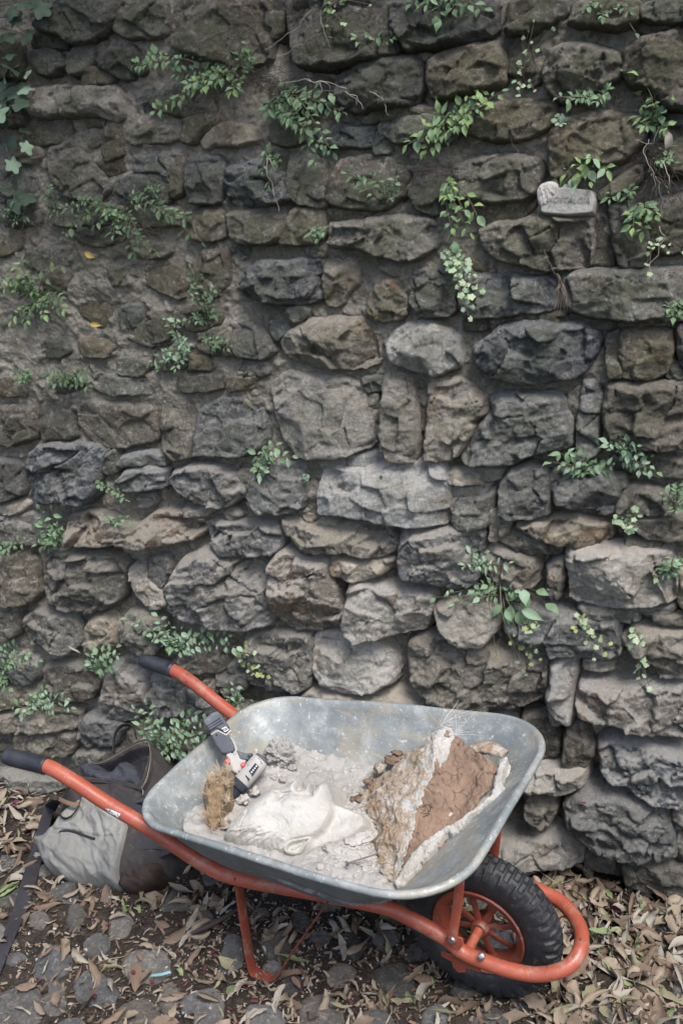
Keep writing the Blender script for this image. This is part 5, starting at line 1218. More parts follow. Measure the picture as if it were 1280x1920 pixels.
def front_h(a, b, d):
    t = np.clip(d/.018, 0, 1); h = body_h(a, b, np.maximum(sdist(a, b, SILP), .004))+.011+.007*(1-(1-t)**2)**.5+folds(a, b)*1.2+.004*fbm(a*30, b*30, 1, 3); h0 = h
    for l, w, k in ((CREASE, .010, .007), (CR2, .009, .009), (CR3, .008, -.006)): h = h-k*np.exp(-(seg_d(a, b, l)/w)**2)
    h = h-.006*np.exp(-(seg_d(a, b, SEAM)/.0035)**2)+.003*np.exp(-((seg_d(a, b, SEAM)-.007)/.005)**2)
    h = h+.012*gauss(a, b, pq((140, 1620))[0], .06, .03)
    return np.where(d < 0, h0+d*3, h)
FRONTP = [(62, 1571), (95, 1556), (112, 1538), (135, 1520), (158, 1500), (178, 1496), (205, 1505), (232, 1528), (247, 1552), (242, 1577), (238, 1598), (226, 1636), (221, 1664), (190, 1664), (140, 1657), (95, 1640), (75, 1618), (70, 1598)]
relief('front_panel', BF, FRONTP, front_h, CANVAS, BAG, res=.003, skirt=.014, href=.05)
def base_h(a, b, d):
    t = np.clip(d/.03, 0, 1); return np.where(d < 0, d*6+.01, .056*(1-(1-t)**2)**.5+.012+folds(a, b)*2)
relief('leather_base', BF, [(222, 1668), (230, 1636), (241, 1602), (256, 1590), (300, 1596), (306, 1610), (300, 1652), (262, 1674)], base_h, LEATHER, BAG, res=.0035, skirt=.014, href=.04)
def cont_h(a, b, d):
    t = np.clip(d/.02, 0, 1); return np.where(d < 0, d*4-.02, .030*(1-(1-t)**2)**.5+.018+.014*fbm(a*14+b*9, b*16, 3, 4)+.010*(ridged(a*16+b*8, b*14, 8, 2)-.5))
relief('folded_cloth', BF, [(148, 1436), (170, 1428), (190, 1436), (205, 1450), (222, 1430), (240, 1426), (256, 1440), (268, 1466), (262, 1478), (230, 1473), (190, 1467), (160, 1464)], cont_h, JACKET, BAG, res=.003, skirt=.012, href=.03)
bp = lambda px, py, h: BF.p3(px, py, h)
def piping(name, pts, h, r, mat):
    C = catmull([bp(x, y, h) for x, y in pts], 6); return MB().tube(C, r, seg=8).build(name, mat, BAG)
ZIP = plain('brass_zip', (0.20, 0.165, 0.12), .45, .4)
piping('zip_edge', [(168, 1419), (180, 1430), (205, 1421), (240, 1400), (268, 1388), (281, 1392), (285, 1425), (278, 1460), (267, 1480)], .083, .0028, DARKC)
piping('zip_edge', [(146, 1446), (160, 1464), (190, 1466), (230, 1472), (267, 1480)], .083, .0028, DARKC)
piping('zipper', [(171, 1422), (181, 1432), (205, 1423), (240, 1403), (268, 1391), (279, 1394), (282, 1425), (275, 1460), (265, 1478)], .084, .0014, ZIP)
piping('pocket_slit', [(112, 1560), (125, 1557), (145, 1561), (160, 1567), (178, 1573)], .088, .0040, WEB)
piping('zip_pull', [(267, 1480), (269, 1484), (268, 1490)], .090, .0018, STEEL)
def strapc(name, pts, w, mat, hs, wd=None, th=.003, res=6):
    C = catmull([bp(x, y, h) for (x, y), h in zip(pts, hs)], res); return MB().strap(C, wd if wd is not None else BF.n*.2+BF.x, w, th).build(name, mat, BAG)
strapc('top_loop', [(214, 1412), (214, 1385), (222, 1366), (236, 1359), (250, 1364), (256, 1385)], .022, DARKC, [.03, .03, .02, .01, 0, -.01], wd=BF.n+.2*BF.x)
strapc('side_handle', [(128, 1476), (116, 1500), (112, 1522), (120, 1534), (134, 1530), (147, 1512), (153, 1492)], .016, WEB, [.06, .08, .10, .105, .10, .09, .07], wd=BF.n*.7+BF.x*.4)
strapc('handle_wrap', [(112, 1498), (124, 1504), (138, 1508), (148, 1506)], .013, TANL, [.098, .108, .108, .10], wd=BF.y)
strapc('side_strap', [(205, 1478), (240, 1505), (280, 1535), (320, 1565), (345, 1580)], .030, WEB, [.075, .08, .07, .05, .03], wd=BF.y)
strapc('compression_strap', [(238, 1592), (262, 1582), (300, 1580), (335, 1592)], .040, WEB, [.075, .075, .06, .03], wd=BF.y)
strapc('webbing_loop', [(255, 1504), (268, 1500), (284, 1500)], .010, JACKET, [.083, .085, .08], wd=BF.y)
strapc('lower_strap', [(300, 1600), (318, 1592), (332, 1580), (350, 1572)], .026, WEB, [.05, .06, .05, .03], wd=BF.y)
sp = [bp(112, 1500, .07), onz(96, 1512, .05), onz(84, 1545, .035), onz(76, 1580, .02), onz(64, 1620, .014), onz(52, 1660, .012), onz(40, 1700, .012), onz(24, 1740, .014), onz(8, 1778, .012), onz(-14, 1830, .01)]
C = catmull(sp, 7); tw = np.linspace(0, 1, len(C))
MB().strap(C, np.array([1, .3, 0])+np.stack([0*tw, 0*tw, .25*np.sin(tw*9)], 1), .045, .003).build('shoulder_strap', WEB, BAG)
# ------------------------------------------------------------------ plants in the wall
def leaf_mat(name, c1, c2, rough=.55, trans=.25, vein=True):
    t = NT(name); rn = t.rnd(); g1 = sum(c1)/3; g2 = sum(c2)/3; c1 = tuple((x*.82+g1*.18)*1.75 for x in c1); c2 = tuple((x*.82+g2*.18)*1.75 for x in c2); c = t.mix(rn, c1, c2); c = t.mix(t.ramp(t.noise(30, 5, .6), .4, .7, 0, .4), c, tuple(x*.6 for x in c1))
    c = t.mix(t.ramp(t.noise(220, 3, .6), .62, .72, 0, .35), c, (0.30, 0.33, 0.27))
    t.col(c); t.set(Roughness=rough)
    t.b.inputs['Specular IOR Level'].default_value = .35
    tr = t.n.new('ShaderNodeBsdfTranslucent'); t.l.new(c, tr.inputs[0]); mx = t.n.new('ShaderNodeMixShader'); mx.inputs[0].default_value = trans
    t.l.new(t.b.outputs[0], mx.inputs[1]); t.l.new(tr.outputs[0], mx.inputs[2]); t.l.new(mx.outputs[0], t.n['Material Output'].inputs[0])
    t.bump(t.noise(150, 3, .5), .0006); return t.m
LM = {'p': leaf_mat('pellitory_leaf', (0.120, 0.195, 0.095), (0.085, 0.150, 0.070)), 'q': leaf_mat('fresh_leaf', (0.160, 0.235, 0.075), (0.115, 0.19, 0.065)), 's': leaf_mat('sage_leaf', (0.175, 0.255, 0.165), (0.13, 0.205, 0.12)),
      'i': leaf_mat('ivy_leaf', (0.026, 0.046, 0.027), (0.034, 0.058, 0.034), .4, .1), 'y': leaf_mat('yellow_green_leaf', (0.235, 0.255, 0.070), (0.16, 0.20, 0.075)), 't': leaf_mat('toadflax_leaf', (0.19, 0.27, 0.13), (0.26, 0.32, 0.20)),
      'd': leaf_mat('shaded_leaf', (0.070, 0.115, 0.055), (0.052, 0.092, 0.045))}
STEM = plain('green_brown_stem', (0.11, 0.11, 0.06), .6, col2=(0.13, 0.085, 0.06)); DRY = plain('dry_root', (0.20, 0.165, 0.13), .8, col2=(0.12, 0.095, 0.075)); DARKROOT = plain('dark_root', (0.055, 0.042, 0.036), .85)
PALEROOT = plain('pale_root', (0.36, 0.31, 0.27), .8, col2=(0.26, 0.22, 0.19))
def leaf_mesh(kind, seed):
    """unit leaf along +X, face up +Z"""
    R = np.random.RandomState(seed); V = []; F = []
    if kind == 'ov':
        n = 7; prof = np.array([0, .55, .88, 1.0, .86, .52, .12, 0])*R.uniform(.16, .25); curl = R.uniform(.05, .35); fold = R.uniform(.15, .5); tw = R.uniform(-.3, .3)
        xs_ = np.linspace(0, 1, n+1)
        for i, x in enumerate(xs_):
            w = prof[i]; z = -curl*x*x+.04*math.sin(x*7+seed); cx = .12+x*.88
            for k, s in enumerate((-1, -.5, 0, .5, 1)):
                yy = s*w*math.cos(tw*x); V.append((cx, yy, z+abs(s)*w*fold+s*w*math.sin(tw*x)+.015*math.sin(x*22+s*5)))
        for i in range(n):
            for k in range(4): a = i*5+k; F.append((a, a+1, a+6, a+5))
        b = len(V); V += [(0, .006, 0.0), (0, -.006, 0), (.14, -.006, 0), (.14, .006, 0)]; F.append((b, b+1, b+2, b+3))
    else:
        lob = {'lo': (5, .22, .42), 'iv': (5, .34, .5)}[kind]; m = 30; c = (.5, 0, .03)
        V.append(c)
        for j in range(m):
            a = 2*math.pi*j/m; r = lob[2]*(1-lob[1]*(.5+.5*math.cos(a*lob[0]+math.pi)))*R.uniform(.95, 1.03)
            if kind == 'iv': r *= 1+.25*max(0, math.cos(a))
            if abs(a-math.pi) < .35: r *= .72
            V.append((.5+r*math.cos(a), r*math.sin(a), .05*math.sin(3*a+seed)-.12*r*r*2))
        for j in range(m): F.append((0, 1+j, 1+(j+1) % m))
        b = len(V); V += [(-.3, .008, -.05), (-.3, -.008, -.05), (.3, -.008, 0), (.3, .008, 0)]; F.append((b, b+1, b+2, b+3))
    return mesh_py('leaf', V, F)
LEAF = {}
for kd in ('ov', 'lo', 'iv'):
    for mk in LM:
        LEAF[kd, mk] = []
        for s_ in range(5):
            me = leaf_mesh(kd, s_*3+ord(kd[0])); me.materials.append(LM[mk]); LEAF[kd, mk].append(me)
def place_leaf(parent, pos, d, n, L, kd, mk, R, name='leaf'):
    d = d/np.linalg.norm(d); n = n-d*(n@d); n /= np.linalg.norm(n)+1e-9; y = np.cross(n, d)
    o = bpy.data.objects.new(name, LEAF[kd, mk][R.randint(5)]); COL.objects.link(o); o.parent = parent
    M = Matrix(((d[0], y[0], n[0]), (d[1], y[1], n[1]), (d[2], y[2], n[2]))); o.rotation_mode = 'QUATERNION'; o.rotation_quaternion = M.to_quaternion()
    o.location = Vector(pos-world_off(parent)); o.scale = (L, L*R.uniform(.85, 1.2), L); return o
def plant(root, tips, L, kd, mk, label, name='wall_plant', seed=0, n=6, h0=.03, h1=.10, cat='plant', group='small plants rooted in the joints of the wall', spread=1.0, stem=None, alt=None, droop=.02):
    R = np.random.RandomState(seed+11); rt = np.array(wpix(*root, h0)); e = empty(name, rt, label, cat, group); rt_y = root[1]
    for ti, tp in enumerate(tips):
        h = h1*R.uniform(.6, 1.15); tip = np.array(wpix(tp[0], tp[1], h)); dist = np.linalg.norm(tip-rt)
        mid = (rt+tip)/2+WN*dist*.12+np.array([0, 0, 1])*dist*.10+R.normal(0, dist*.05, 3)
        C = catmull([rt, rt*.35+mid*.65+WN*.01, mid, tip], 5) if dist > .03 else np.array([rt, mid, tip])
        MB().tube(C, np.linspace(.0016, .0007, len(C)), seg=5, caps=False).build('stem', stem or STEM, e, auto=False)
        m = (n+(6 if rt_y < 800 else 4)) if len(tp) < 3 else tp[2]; LL = L if len(tp) < 4 else tp[3]
        for k in range(m):
            s = 1-(k/m)**1.0*min(.85, .12/(dist+.02)*1.1)*(1.0) if m > 1 else 1.0
            s = max(.2, s); i = min(len(C)-2, int(s*(len(C)-1))); f = s*(len(C)-1)-i; p = C[i]*(1-f)+C[i+1]*f; T = C[i+1]-C[i]; T /= np.linalg.norm(T)+1e-9
            side = np.cross(T, WN+.4*np.array([0, 0, 1])); side /= np.linalg.norm(side)+1e-9
            sg = 1 if k % 2 else -1
            d = T*(1.0 if k == 0 else .45)+side*sg*(.2 if k == 0 else 1.0)*spread+WN*R.uniform(0, .35)+R.normal(0, .22, 3)+np.array([0, 0, -.25])
            nn_ = WN*R.uniform(.5, 1.0)+np.array([0, 0, 1])*R.uniform(.5, 1.0)+R.normal(0, .28, 3)
            size = LL*1.42*R.uniform(.55, 1.15)*(1.0 if k < 5 else .8)
            place_leaf(e, p, d, nn_, size/1000, kd, (alt if (alt and R.rand() < .35) else mk), R)
    return e
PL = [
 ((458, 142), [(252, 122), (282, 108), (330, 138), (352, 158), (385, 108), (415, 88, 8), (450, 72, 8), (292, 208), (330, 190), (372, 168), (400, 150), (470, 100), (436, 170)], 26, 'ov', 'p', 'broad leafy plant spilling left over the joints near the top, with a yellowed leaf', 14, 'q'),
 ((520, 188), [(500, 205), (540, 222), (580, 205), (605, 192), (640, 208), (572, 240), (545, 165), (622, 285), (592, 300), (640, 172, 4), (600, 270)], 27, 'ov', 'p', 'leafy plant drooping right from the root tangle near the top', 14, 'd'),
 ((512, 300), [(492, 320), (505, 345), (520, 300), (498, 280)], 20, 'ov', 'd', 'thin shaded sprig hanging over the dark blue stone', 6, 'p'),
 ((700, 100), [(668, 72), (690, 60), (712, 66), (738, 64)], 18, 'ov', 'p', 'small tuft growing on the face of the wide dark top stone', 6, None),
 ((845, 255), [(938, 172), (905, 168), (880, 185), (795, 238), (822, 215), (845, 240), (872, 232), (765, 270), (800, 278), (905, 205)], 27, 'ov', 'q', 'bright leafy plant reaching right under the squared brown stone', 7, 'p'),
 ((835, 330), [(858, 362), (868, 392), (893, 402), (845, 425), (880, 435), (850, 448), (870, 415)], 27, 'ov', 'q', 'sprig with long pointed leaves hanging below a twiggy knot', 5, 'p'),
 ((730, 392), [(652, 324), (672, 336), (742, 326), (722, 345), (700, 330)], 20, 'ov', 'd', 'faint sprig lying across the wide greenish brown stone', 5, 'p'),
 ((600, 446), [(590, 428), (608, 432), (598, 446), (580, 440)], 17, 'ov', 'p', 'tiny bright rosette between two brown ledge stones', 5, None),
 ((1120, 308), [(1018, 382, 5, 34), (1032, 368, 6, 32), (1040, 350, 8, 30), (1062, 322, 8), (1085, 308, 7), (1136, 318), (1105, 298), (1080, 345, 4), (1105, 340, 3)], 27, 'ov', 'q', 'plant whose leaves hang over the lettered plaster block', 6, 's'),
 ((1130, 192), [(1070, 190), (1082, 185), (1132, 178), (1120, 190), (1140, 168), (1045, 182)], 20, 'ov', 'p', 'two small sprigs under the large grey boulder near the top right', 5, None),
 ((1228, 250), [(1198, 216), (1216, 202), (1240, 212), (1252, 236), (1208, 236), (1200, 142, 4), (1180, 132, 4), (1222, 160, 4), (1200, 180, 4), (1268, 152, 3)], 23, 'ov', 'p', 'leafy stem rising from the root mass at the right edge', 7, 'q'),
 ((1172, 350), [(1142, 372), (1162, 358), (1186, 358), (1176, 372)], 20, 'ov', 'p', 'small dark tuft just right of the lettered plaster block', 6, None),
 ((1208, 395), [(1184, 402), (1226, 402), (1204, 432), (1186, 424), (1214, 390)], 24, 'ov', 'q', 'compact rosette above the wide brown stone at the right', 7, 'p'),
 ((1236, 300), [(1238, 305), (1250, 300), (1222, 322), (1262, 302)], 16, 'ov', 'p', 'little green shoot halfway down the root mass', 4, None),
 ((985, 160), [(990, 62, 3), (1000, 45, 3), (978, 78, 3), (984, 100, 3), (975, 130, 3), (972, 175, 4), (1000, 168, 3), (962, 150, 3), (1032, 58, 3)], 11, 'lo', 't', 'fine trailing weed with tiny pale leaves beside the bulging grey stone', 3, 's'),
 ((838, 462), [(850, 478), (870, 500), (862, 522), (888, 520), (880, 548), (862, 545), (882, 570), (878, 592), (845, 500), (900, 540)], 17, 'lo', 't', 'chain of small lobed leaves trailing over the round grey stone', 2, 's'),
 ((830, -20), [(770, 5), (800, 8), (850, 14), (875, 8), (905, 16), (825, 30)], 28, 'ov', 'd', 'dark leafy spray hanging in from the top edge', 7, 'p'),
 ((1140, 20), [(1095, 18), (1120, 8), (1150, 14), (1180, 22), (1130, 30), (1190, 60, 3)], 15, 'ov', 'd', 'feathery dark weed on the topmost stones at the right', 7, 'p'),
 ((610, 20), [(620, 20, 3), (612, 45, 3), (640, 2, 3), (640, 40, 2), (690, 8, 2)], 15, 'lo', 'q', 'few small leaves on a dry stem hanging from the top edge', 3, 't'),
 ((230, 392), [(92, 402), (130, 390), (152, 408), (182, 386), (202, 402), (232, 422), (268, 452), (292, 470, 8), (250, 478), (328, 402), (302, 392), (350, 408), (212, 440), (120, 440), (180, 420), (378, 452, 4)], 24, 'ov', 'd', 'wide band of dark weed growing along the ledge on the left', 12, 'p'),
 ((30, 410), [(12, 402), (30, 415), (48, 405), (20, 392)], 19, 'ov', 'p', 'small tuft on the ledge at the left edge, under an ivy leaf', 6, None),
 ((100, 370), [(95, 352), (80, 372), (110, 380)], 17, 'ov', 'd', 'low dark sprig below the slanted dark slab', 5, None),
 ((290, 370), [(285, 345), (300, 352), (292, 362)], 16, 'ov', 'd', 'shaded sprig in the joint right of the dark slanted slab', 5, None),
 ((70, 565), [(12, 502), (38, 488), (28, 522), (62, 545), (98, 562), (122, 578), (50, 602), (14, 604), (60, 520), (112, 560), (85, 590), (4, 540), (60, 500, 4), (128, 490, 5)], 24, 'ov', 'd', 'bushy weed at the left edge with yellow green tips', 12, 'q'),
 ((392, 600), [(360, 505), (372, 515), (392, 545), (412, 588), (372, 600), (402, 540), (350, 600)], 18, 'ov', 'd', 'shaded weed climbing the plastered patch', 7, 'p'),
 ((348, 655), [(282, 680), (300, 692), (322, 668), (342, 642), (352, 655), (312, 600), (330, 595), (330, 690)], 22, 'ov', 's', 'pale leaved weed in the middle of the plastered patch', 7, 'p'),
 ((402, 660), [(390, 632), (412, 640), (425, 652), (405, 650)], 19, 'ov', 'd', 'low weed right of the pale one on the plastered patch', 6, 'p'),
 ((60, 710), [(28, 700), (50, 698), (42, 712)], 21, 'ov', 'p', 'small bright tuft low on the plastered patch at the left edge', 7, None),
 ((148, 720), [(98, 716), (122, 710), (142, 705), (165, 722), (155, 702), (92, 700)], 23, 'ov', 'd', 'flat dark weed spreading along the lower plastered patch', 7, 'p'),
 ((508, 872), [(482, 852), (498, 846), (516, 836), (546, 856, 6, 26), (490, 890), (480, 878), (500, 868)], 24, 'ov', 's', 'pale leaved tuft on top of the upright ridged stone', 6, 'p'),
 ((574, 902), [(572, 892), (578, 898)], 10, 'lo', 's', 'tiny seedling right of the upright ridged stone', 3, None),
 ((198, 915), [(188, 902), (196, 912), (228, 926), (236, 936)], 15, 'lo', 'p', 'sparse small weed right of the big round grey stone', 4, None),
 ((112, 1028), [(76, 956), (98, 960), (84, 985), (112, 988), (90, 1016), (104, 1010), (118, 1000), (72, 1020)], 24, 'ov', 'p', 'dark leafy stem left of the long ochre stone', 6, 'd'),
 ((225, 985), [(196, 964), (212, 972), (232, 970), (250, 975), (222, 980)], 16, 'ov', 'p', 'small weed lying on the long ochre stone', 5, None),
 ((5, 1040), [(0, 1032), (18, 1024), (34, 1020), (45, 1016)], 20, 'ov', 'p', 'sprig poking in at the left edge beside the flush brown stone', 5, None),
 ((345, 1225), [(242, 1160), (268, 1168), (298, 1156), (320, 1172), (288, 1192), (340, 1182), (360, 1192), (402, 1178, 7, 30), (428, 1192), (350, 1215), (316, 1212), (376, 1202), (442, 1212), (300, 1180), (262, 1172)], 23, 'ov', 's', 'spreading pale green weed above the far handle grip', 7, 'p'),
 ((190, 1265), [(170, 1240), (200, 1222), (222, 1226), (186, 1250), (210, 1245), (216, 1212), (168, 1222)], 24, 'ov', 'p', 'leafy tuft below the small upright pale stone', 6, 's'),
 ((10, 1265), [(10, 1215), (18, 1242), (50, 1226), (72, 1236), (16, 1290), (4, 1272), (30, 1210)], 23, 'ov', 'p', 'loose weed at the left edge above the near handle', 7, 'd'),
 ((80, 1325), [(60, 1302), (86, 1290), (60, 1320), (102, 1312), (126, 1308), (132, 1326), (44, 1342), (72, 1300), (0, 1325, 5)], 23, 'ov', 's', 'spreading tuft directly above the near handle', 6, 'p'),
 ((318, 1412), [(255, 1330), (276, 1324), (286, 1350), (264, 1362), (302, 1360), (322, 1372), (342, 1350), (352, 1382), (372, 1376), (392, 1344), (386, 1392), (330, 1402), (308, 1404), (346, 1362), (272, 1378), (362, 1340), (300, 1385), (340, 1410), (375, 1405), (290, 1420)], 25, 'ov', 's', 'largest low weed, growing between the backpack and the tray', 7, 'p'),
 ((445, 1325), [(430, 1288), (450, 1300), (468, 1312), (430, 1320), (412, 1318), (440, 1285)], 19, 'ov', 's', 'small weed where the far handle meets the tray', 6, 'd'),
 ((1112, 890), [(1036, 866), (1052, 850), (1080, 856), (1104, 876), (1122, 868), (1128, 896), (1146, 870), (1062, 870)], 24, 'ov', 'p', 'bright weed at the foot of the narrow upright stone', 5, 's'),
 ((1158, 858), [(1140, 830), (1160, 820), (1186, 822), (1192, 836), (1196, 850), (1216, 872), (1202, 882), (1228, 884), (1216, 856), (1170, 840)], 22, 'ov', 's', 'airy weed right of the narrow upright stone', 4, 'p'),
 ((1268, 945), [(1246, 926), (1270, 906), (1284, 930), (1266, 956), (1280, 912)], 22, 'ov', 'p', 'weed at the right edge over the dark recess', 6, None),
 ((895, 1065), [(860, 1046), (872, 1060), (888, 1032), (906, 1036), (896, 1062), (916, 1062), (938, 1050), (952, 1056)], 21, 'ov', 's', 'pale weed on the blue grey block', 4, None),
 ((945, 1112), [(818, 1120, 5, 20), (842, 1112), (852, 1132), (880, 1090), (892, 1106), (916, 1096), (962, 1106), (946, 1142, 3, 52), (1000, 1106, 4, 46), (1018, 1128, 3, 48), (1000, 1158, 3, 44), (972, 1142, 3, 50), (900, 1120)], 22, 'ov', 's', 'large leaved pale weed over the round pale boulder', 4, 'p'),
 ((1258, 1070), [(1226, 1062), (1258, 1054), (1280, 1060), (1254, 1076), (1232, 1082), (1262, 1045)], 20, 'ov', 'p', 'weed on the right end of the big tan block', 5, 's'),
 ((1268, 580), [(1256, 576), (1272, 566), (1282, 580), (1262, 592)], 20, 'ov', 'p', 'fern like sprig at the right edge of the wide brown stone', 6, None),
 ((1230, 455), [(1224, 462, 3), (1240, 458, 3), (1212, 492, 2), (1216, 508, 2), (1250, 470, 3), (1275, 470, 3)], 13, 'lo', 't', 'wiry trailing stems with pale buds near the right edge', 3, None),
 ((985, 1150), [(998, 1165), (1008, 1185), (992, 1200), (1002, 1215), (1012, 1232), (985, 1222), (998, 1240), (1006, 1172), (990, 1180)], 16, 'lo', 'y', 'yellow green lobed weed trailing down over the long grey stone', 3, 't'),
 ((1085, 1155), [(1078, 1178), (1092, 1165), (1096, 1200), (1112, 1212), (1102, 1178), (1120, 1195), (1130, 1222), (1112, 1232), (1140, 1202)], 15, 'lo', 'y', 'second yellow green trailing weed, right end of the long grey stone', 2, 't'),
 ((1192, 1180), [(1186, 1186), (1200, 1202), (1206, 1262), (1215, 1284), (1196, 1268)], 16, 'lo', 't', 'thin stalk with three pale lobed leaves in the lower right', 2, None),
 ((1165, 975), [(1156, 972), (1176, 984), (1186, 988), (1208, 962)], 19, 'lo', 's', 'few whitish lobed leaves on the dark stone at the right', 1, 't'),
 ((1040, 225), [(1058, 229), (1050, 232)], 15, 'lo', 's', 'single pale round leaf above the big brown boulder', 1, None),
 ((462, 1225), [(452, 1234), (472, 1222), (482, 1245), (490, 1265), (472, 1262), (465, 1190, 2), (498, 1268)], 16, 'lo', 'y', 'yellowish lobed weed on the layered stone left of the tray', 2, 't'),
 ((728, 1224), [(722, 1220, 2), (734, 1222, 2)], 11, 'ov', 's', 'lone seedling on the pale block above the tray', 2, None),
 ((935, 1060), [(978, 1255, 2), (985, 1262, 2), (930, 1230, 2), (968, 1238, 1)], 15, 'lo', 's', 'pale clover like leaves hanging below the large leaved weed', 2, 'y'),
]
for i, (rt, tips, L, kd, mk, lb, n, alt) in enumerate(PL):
    deep = .05 if rt[1] < 1250 else .06
    plant(rt, tips, L, kd, mk, lb, seed=i, n=n, alt=alt, h0=.02, h1=deep+.045, name='trailing_weed' if kd == 'lo' else 'wall_weed')
IV = [((-30, 60), [(20, 30, 2), (42, 62, 2), (18, 98, 2), (8, 60, 2), (60, 6, 3), (30, 5, 2), (10, 120, 2)], 'dark ivy filling the top left corner'), ((-20, 220), [(44, 142, 3), (22, 132, 2), (18, 190, 3), (38, 235, 3), (12, 255, 3), (42, 262, 2), (16, 292, 2), (30, 172, 2)], 'ivy hanging down the left edge with paler tips'), ((10, 385), [(36, 368, 2), (2, 352, 1), (28, 362, 1)], 'blue green ivy leaf on the ledge at the left edge')]
for i, (rt, tips, lb) in enumerate(IV): plant(rt, tips, 48, 'iv', 'i', lb, name='ivy', seed=70+i, n=2, h0=.02, h1=.09, cat='ivy', group='ivy at the left edge', stem=DARKROOT, alt='s' if i == 1 else None)
# dry roots and twigs
def roots(label, strands, r, mat, name='dry_roots', seed=0, cat='roots', hh=.07, wob=.008):
    R = np.random.RandomState(seed); e = empty(name, np.array(wpix(*strands[0][0], .03)), label, cat, 'dry roots hanging from the joints')
    for st in strands:
        P_ = [np.array(wpix(x, y, hh*R.uniform(.7, 1.2))) for x, y in st]
        C = catmull(P_, 6); C = C+np.stack([wob*noise3(C[:, 2]*50, j*3.3+seed, C[:, 0]*50) for j in range(3)], 1)
        MB().tube(C, np.linspace(r, r*.4, len(C)), seg=5, caps=False).build('root', mat, e, auto=False)
    return e
def tangle(c, n, rx, ry, seed, down=0.0):
    R = np.random.RandomState(seed); out = []
    for k in range(n):
        x, y = c[0]+R.normal(0, rx*.4), c[1]+R.normal(0, ry*.3); P_ = [(x, y)]; a = R.uniform(0, 6.28)
        for j in range(4): a += R.normal(0, .6); x += math.cos(a)*rx*.4; y += math.sin(a)*ry*.3+down; P_.append((x, y))
        out.append(P_)
    return out
roots('pale branching rootlets reaching right from the tangle near the top', [[(520, 160), (580, 150), (640, 165), (665, 180)], [(640, 165), (660, 175), (668, 195)], [(690, 172), (712, 180), (730, 215)], [(575, 150), (610, 158), (620, 180)], [(712, 180), (705, 200)], [(650, 170), (675, 190), (680, 210)], [(600, 152), (605, 175)]], .0012, PALEROOT, seed=1, hh=.10)
roots('single pale root dangling from the top edge', [[(612, -10), (602, 30), (608, 60), (620, 90)], [(615, 68), (630, 72)], [(500, 90), (560, 50), (585, 10)], [(520, 110), (560, 85), (600, 60)]], .0010, PALEROOT, seed=2, hh=.09)
roots('kinked pale root hanging over the dark blue stone', [[(500, 285), (502, 320), (512, 355), (522, 395)], [(505, 300), (515, 320)]], .0013, PALEROOT, seed=3, hh=.09)
roots('dense dark tangle of dead twigs near the top', tangle((455, 135), 34, 55, 45, 4)+tangle((500, 160), 20, 70, 30, 8), .0009, DARKROOT, seed=4, hh=.08)
roots('mat of straw coloured dead grass below the top tangle', tangle((415, 205), 34, 40, 40, 5, 6), .0006, DRY, seed=5, hh=.075)
roots('bushy brush of roots in the joint above the long oval stone', [[(1010, 410), (1020, 470), (1040, 510), (1048, 545)]]+[[(1045, 515), (1048+k*1.5, 540), (1040+k*3.2, 575+(k*7) % 14)] for k in range(-4, 8)], .0009, DRY, seed=6, hh=.085)
roots('heavy brown root mass hanging at the right edge', tangle((1225, 310), 44, 34, 60, 7, 9), .0009, DARKROOT, seed=7, hh=.085)
roots('long wiry rootlets running down from the root mass', [[(1215, 260), (1205, 290), (1225, 330), (1218, 380)], [(1230, 240), (1222, 270), (1190, 260)], [(1232, 280), (1270, 272)], [(1238, 420), (1242, 450), (1225, 490), (1215, 520)], [(1228, 330), (1240, 380), (1236, 410)], [(1240, 300), (1255, 340), (1250, 360)]], .0011, PALEROOT, seed=8, hh=.11)
roots('knot of black twigs left of the drooping right hand stems', tangle((820, 320), 24, 50, 22, 9), .0008, DARKROOT, seed=9, hh=.08)
roots('matted rootlets under the dark weed band on the left', tangle((245, 430), 26, 45, 32, 10, 5)+tangle((60, 410), 18, 50, 25, 11, 6), .0007, DRY, seed=10, hh=.06)
roots('thin stems curling down over the dark ledge stone', [[(1015, 385), (1008, 410), (1003, 440)], [(990, 240), (1000, 210), (1020, 190)], [(955, 235), (962, 270), (975, 290)], [(850, 300), (880, 280), (900, 265)]], .0007, DRY, seed=12, hh=.085)
roots('dark stem hanging in the gap beside the round pale boulder', [[(935, 1110), (938, 1150), (936, 1200), (942, 1235)], [(990, 1240), (935, 1290), (925, 1310)], [(1005, 1215), (1060, 1205), (1085, 1180)], [(1200, 1290), (1240, 1255), (1290, 1200)]], .0009, DARKROOT, seed=13, hh=.08)
# lettered plaster block
PQM = dust_mat('weathered_plaster', (0.37, 0.36, 0.34), (0.30, 0.29, 0.27), (0.20, 0.19, 0.165), .004)
PQ = empty('lettered_block', np.array(wpix(1060, 372, .05)), 'pale plaster block with scratched lettering, set on the wall below a trailing plant', 'plaque')
WFm = Frame(wpt(*wuv(1060, 372, .085), .085), WN+np.array([.05, -.1, .12]))
def pqh(a, b, d): t = np.clip(d/.004, 0, 1); return np.where(d < 0, d*9, .024*(1-(1-t)**2)**.6+.0006*fbm(a*50, b*50, 2, 4))-.024
relief('block', WFm, [(1014, 350), (1060, 350), (1110, 355), (1115, 374), (1110, 400), (1060, 404), (1012, 400), (1010, 376)], pqh, PQM, PQ, res=.0016, skirt=.010, ch=(1, .12))
relief('broken_end', WFm, [(1004, 362), (1010, 345), (1030, 338), (1046, 344), (1040, 366), (1026, 384), (1010, 390)], lambda a, b, d: np.where(d < 0, d*9-.012, .010*np.clip(d/.008, 0, 1)**.5+.006*(ridged(a*70, b*40, 2, 3)-.5)-.004), CRUST, PQ, res=.0018, skirt=.008)
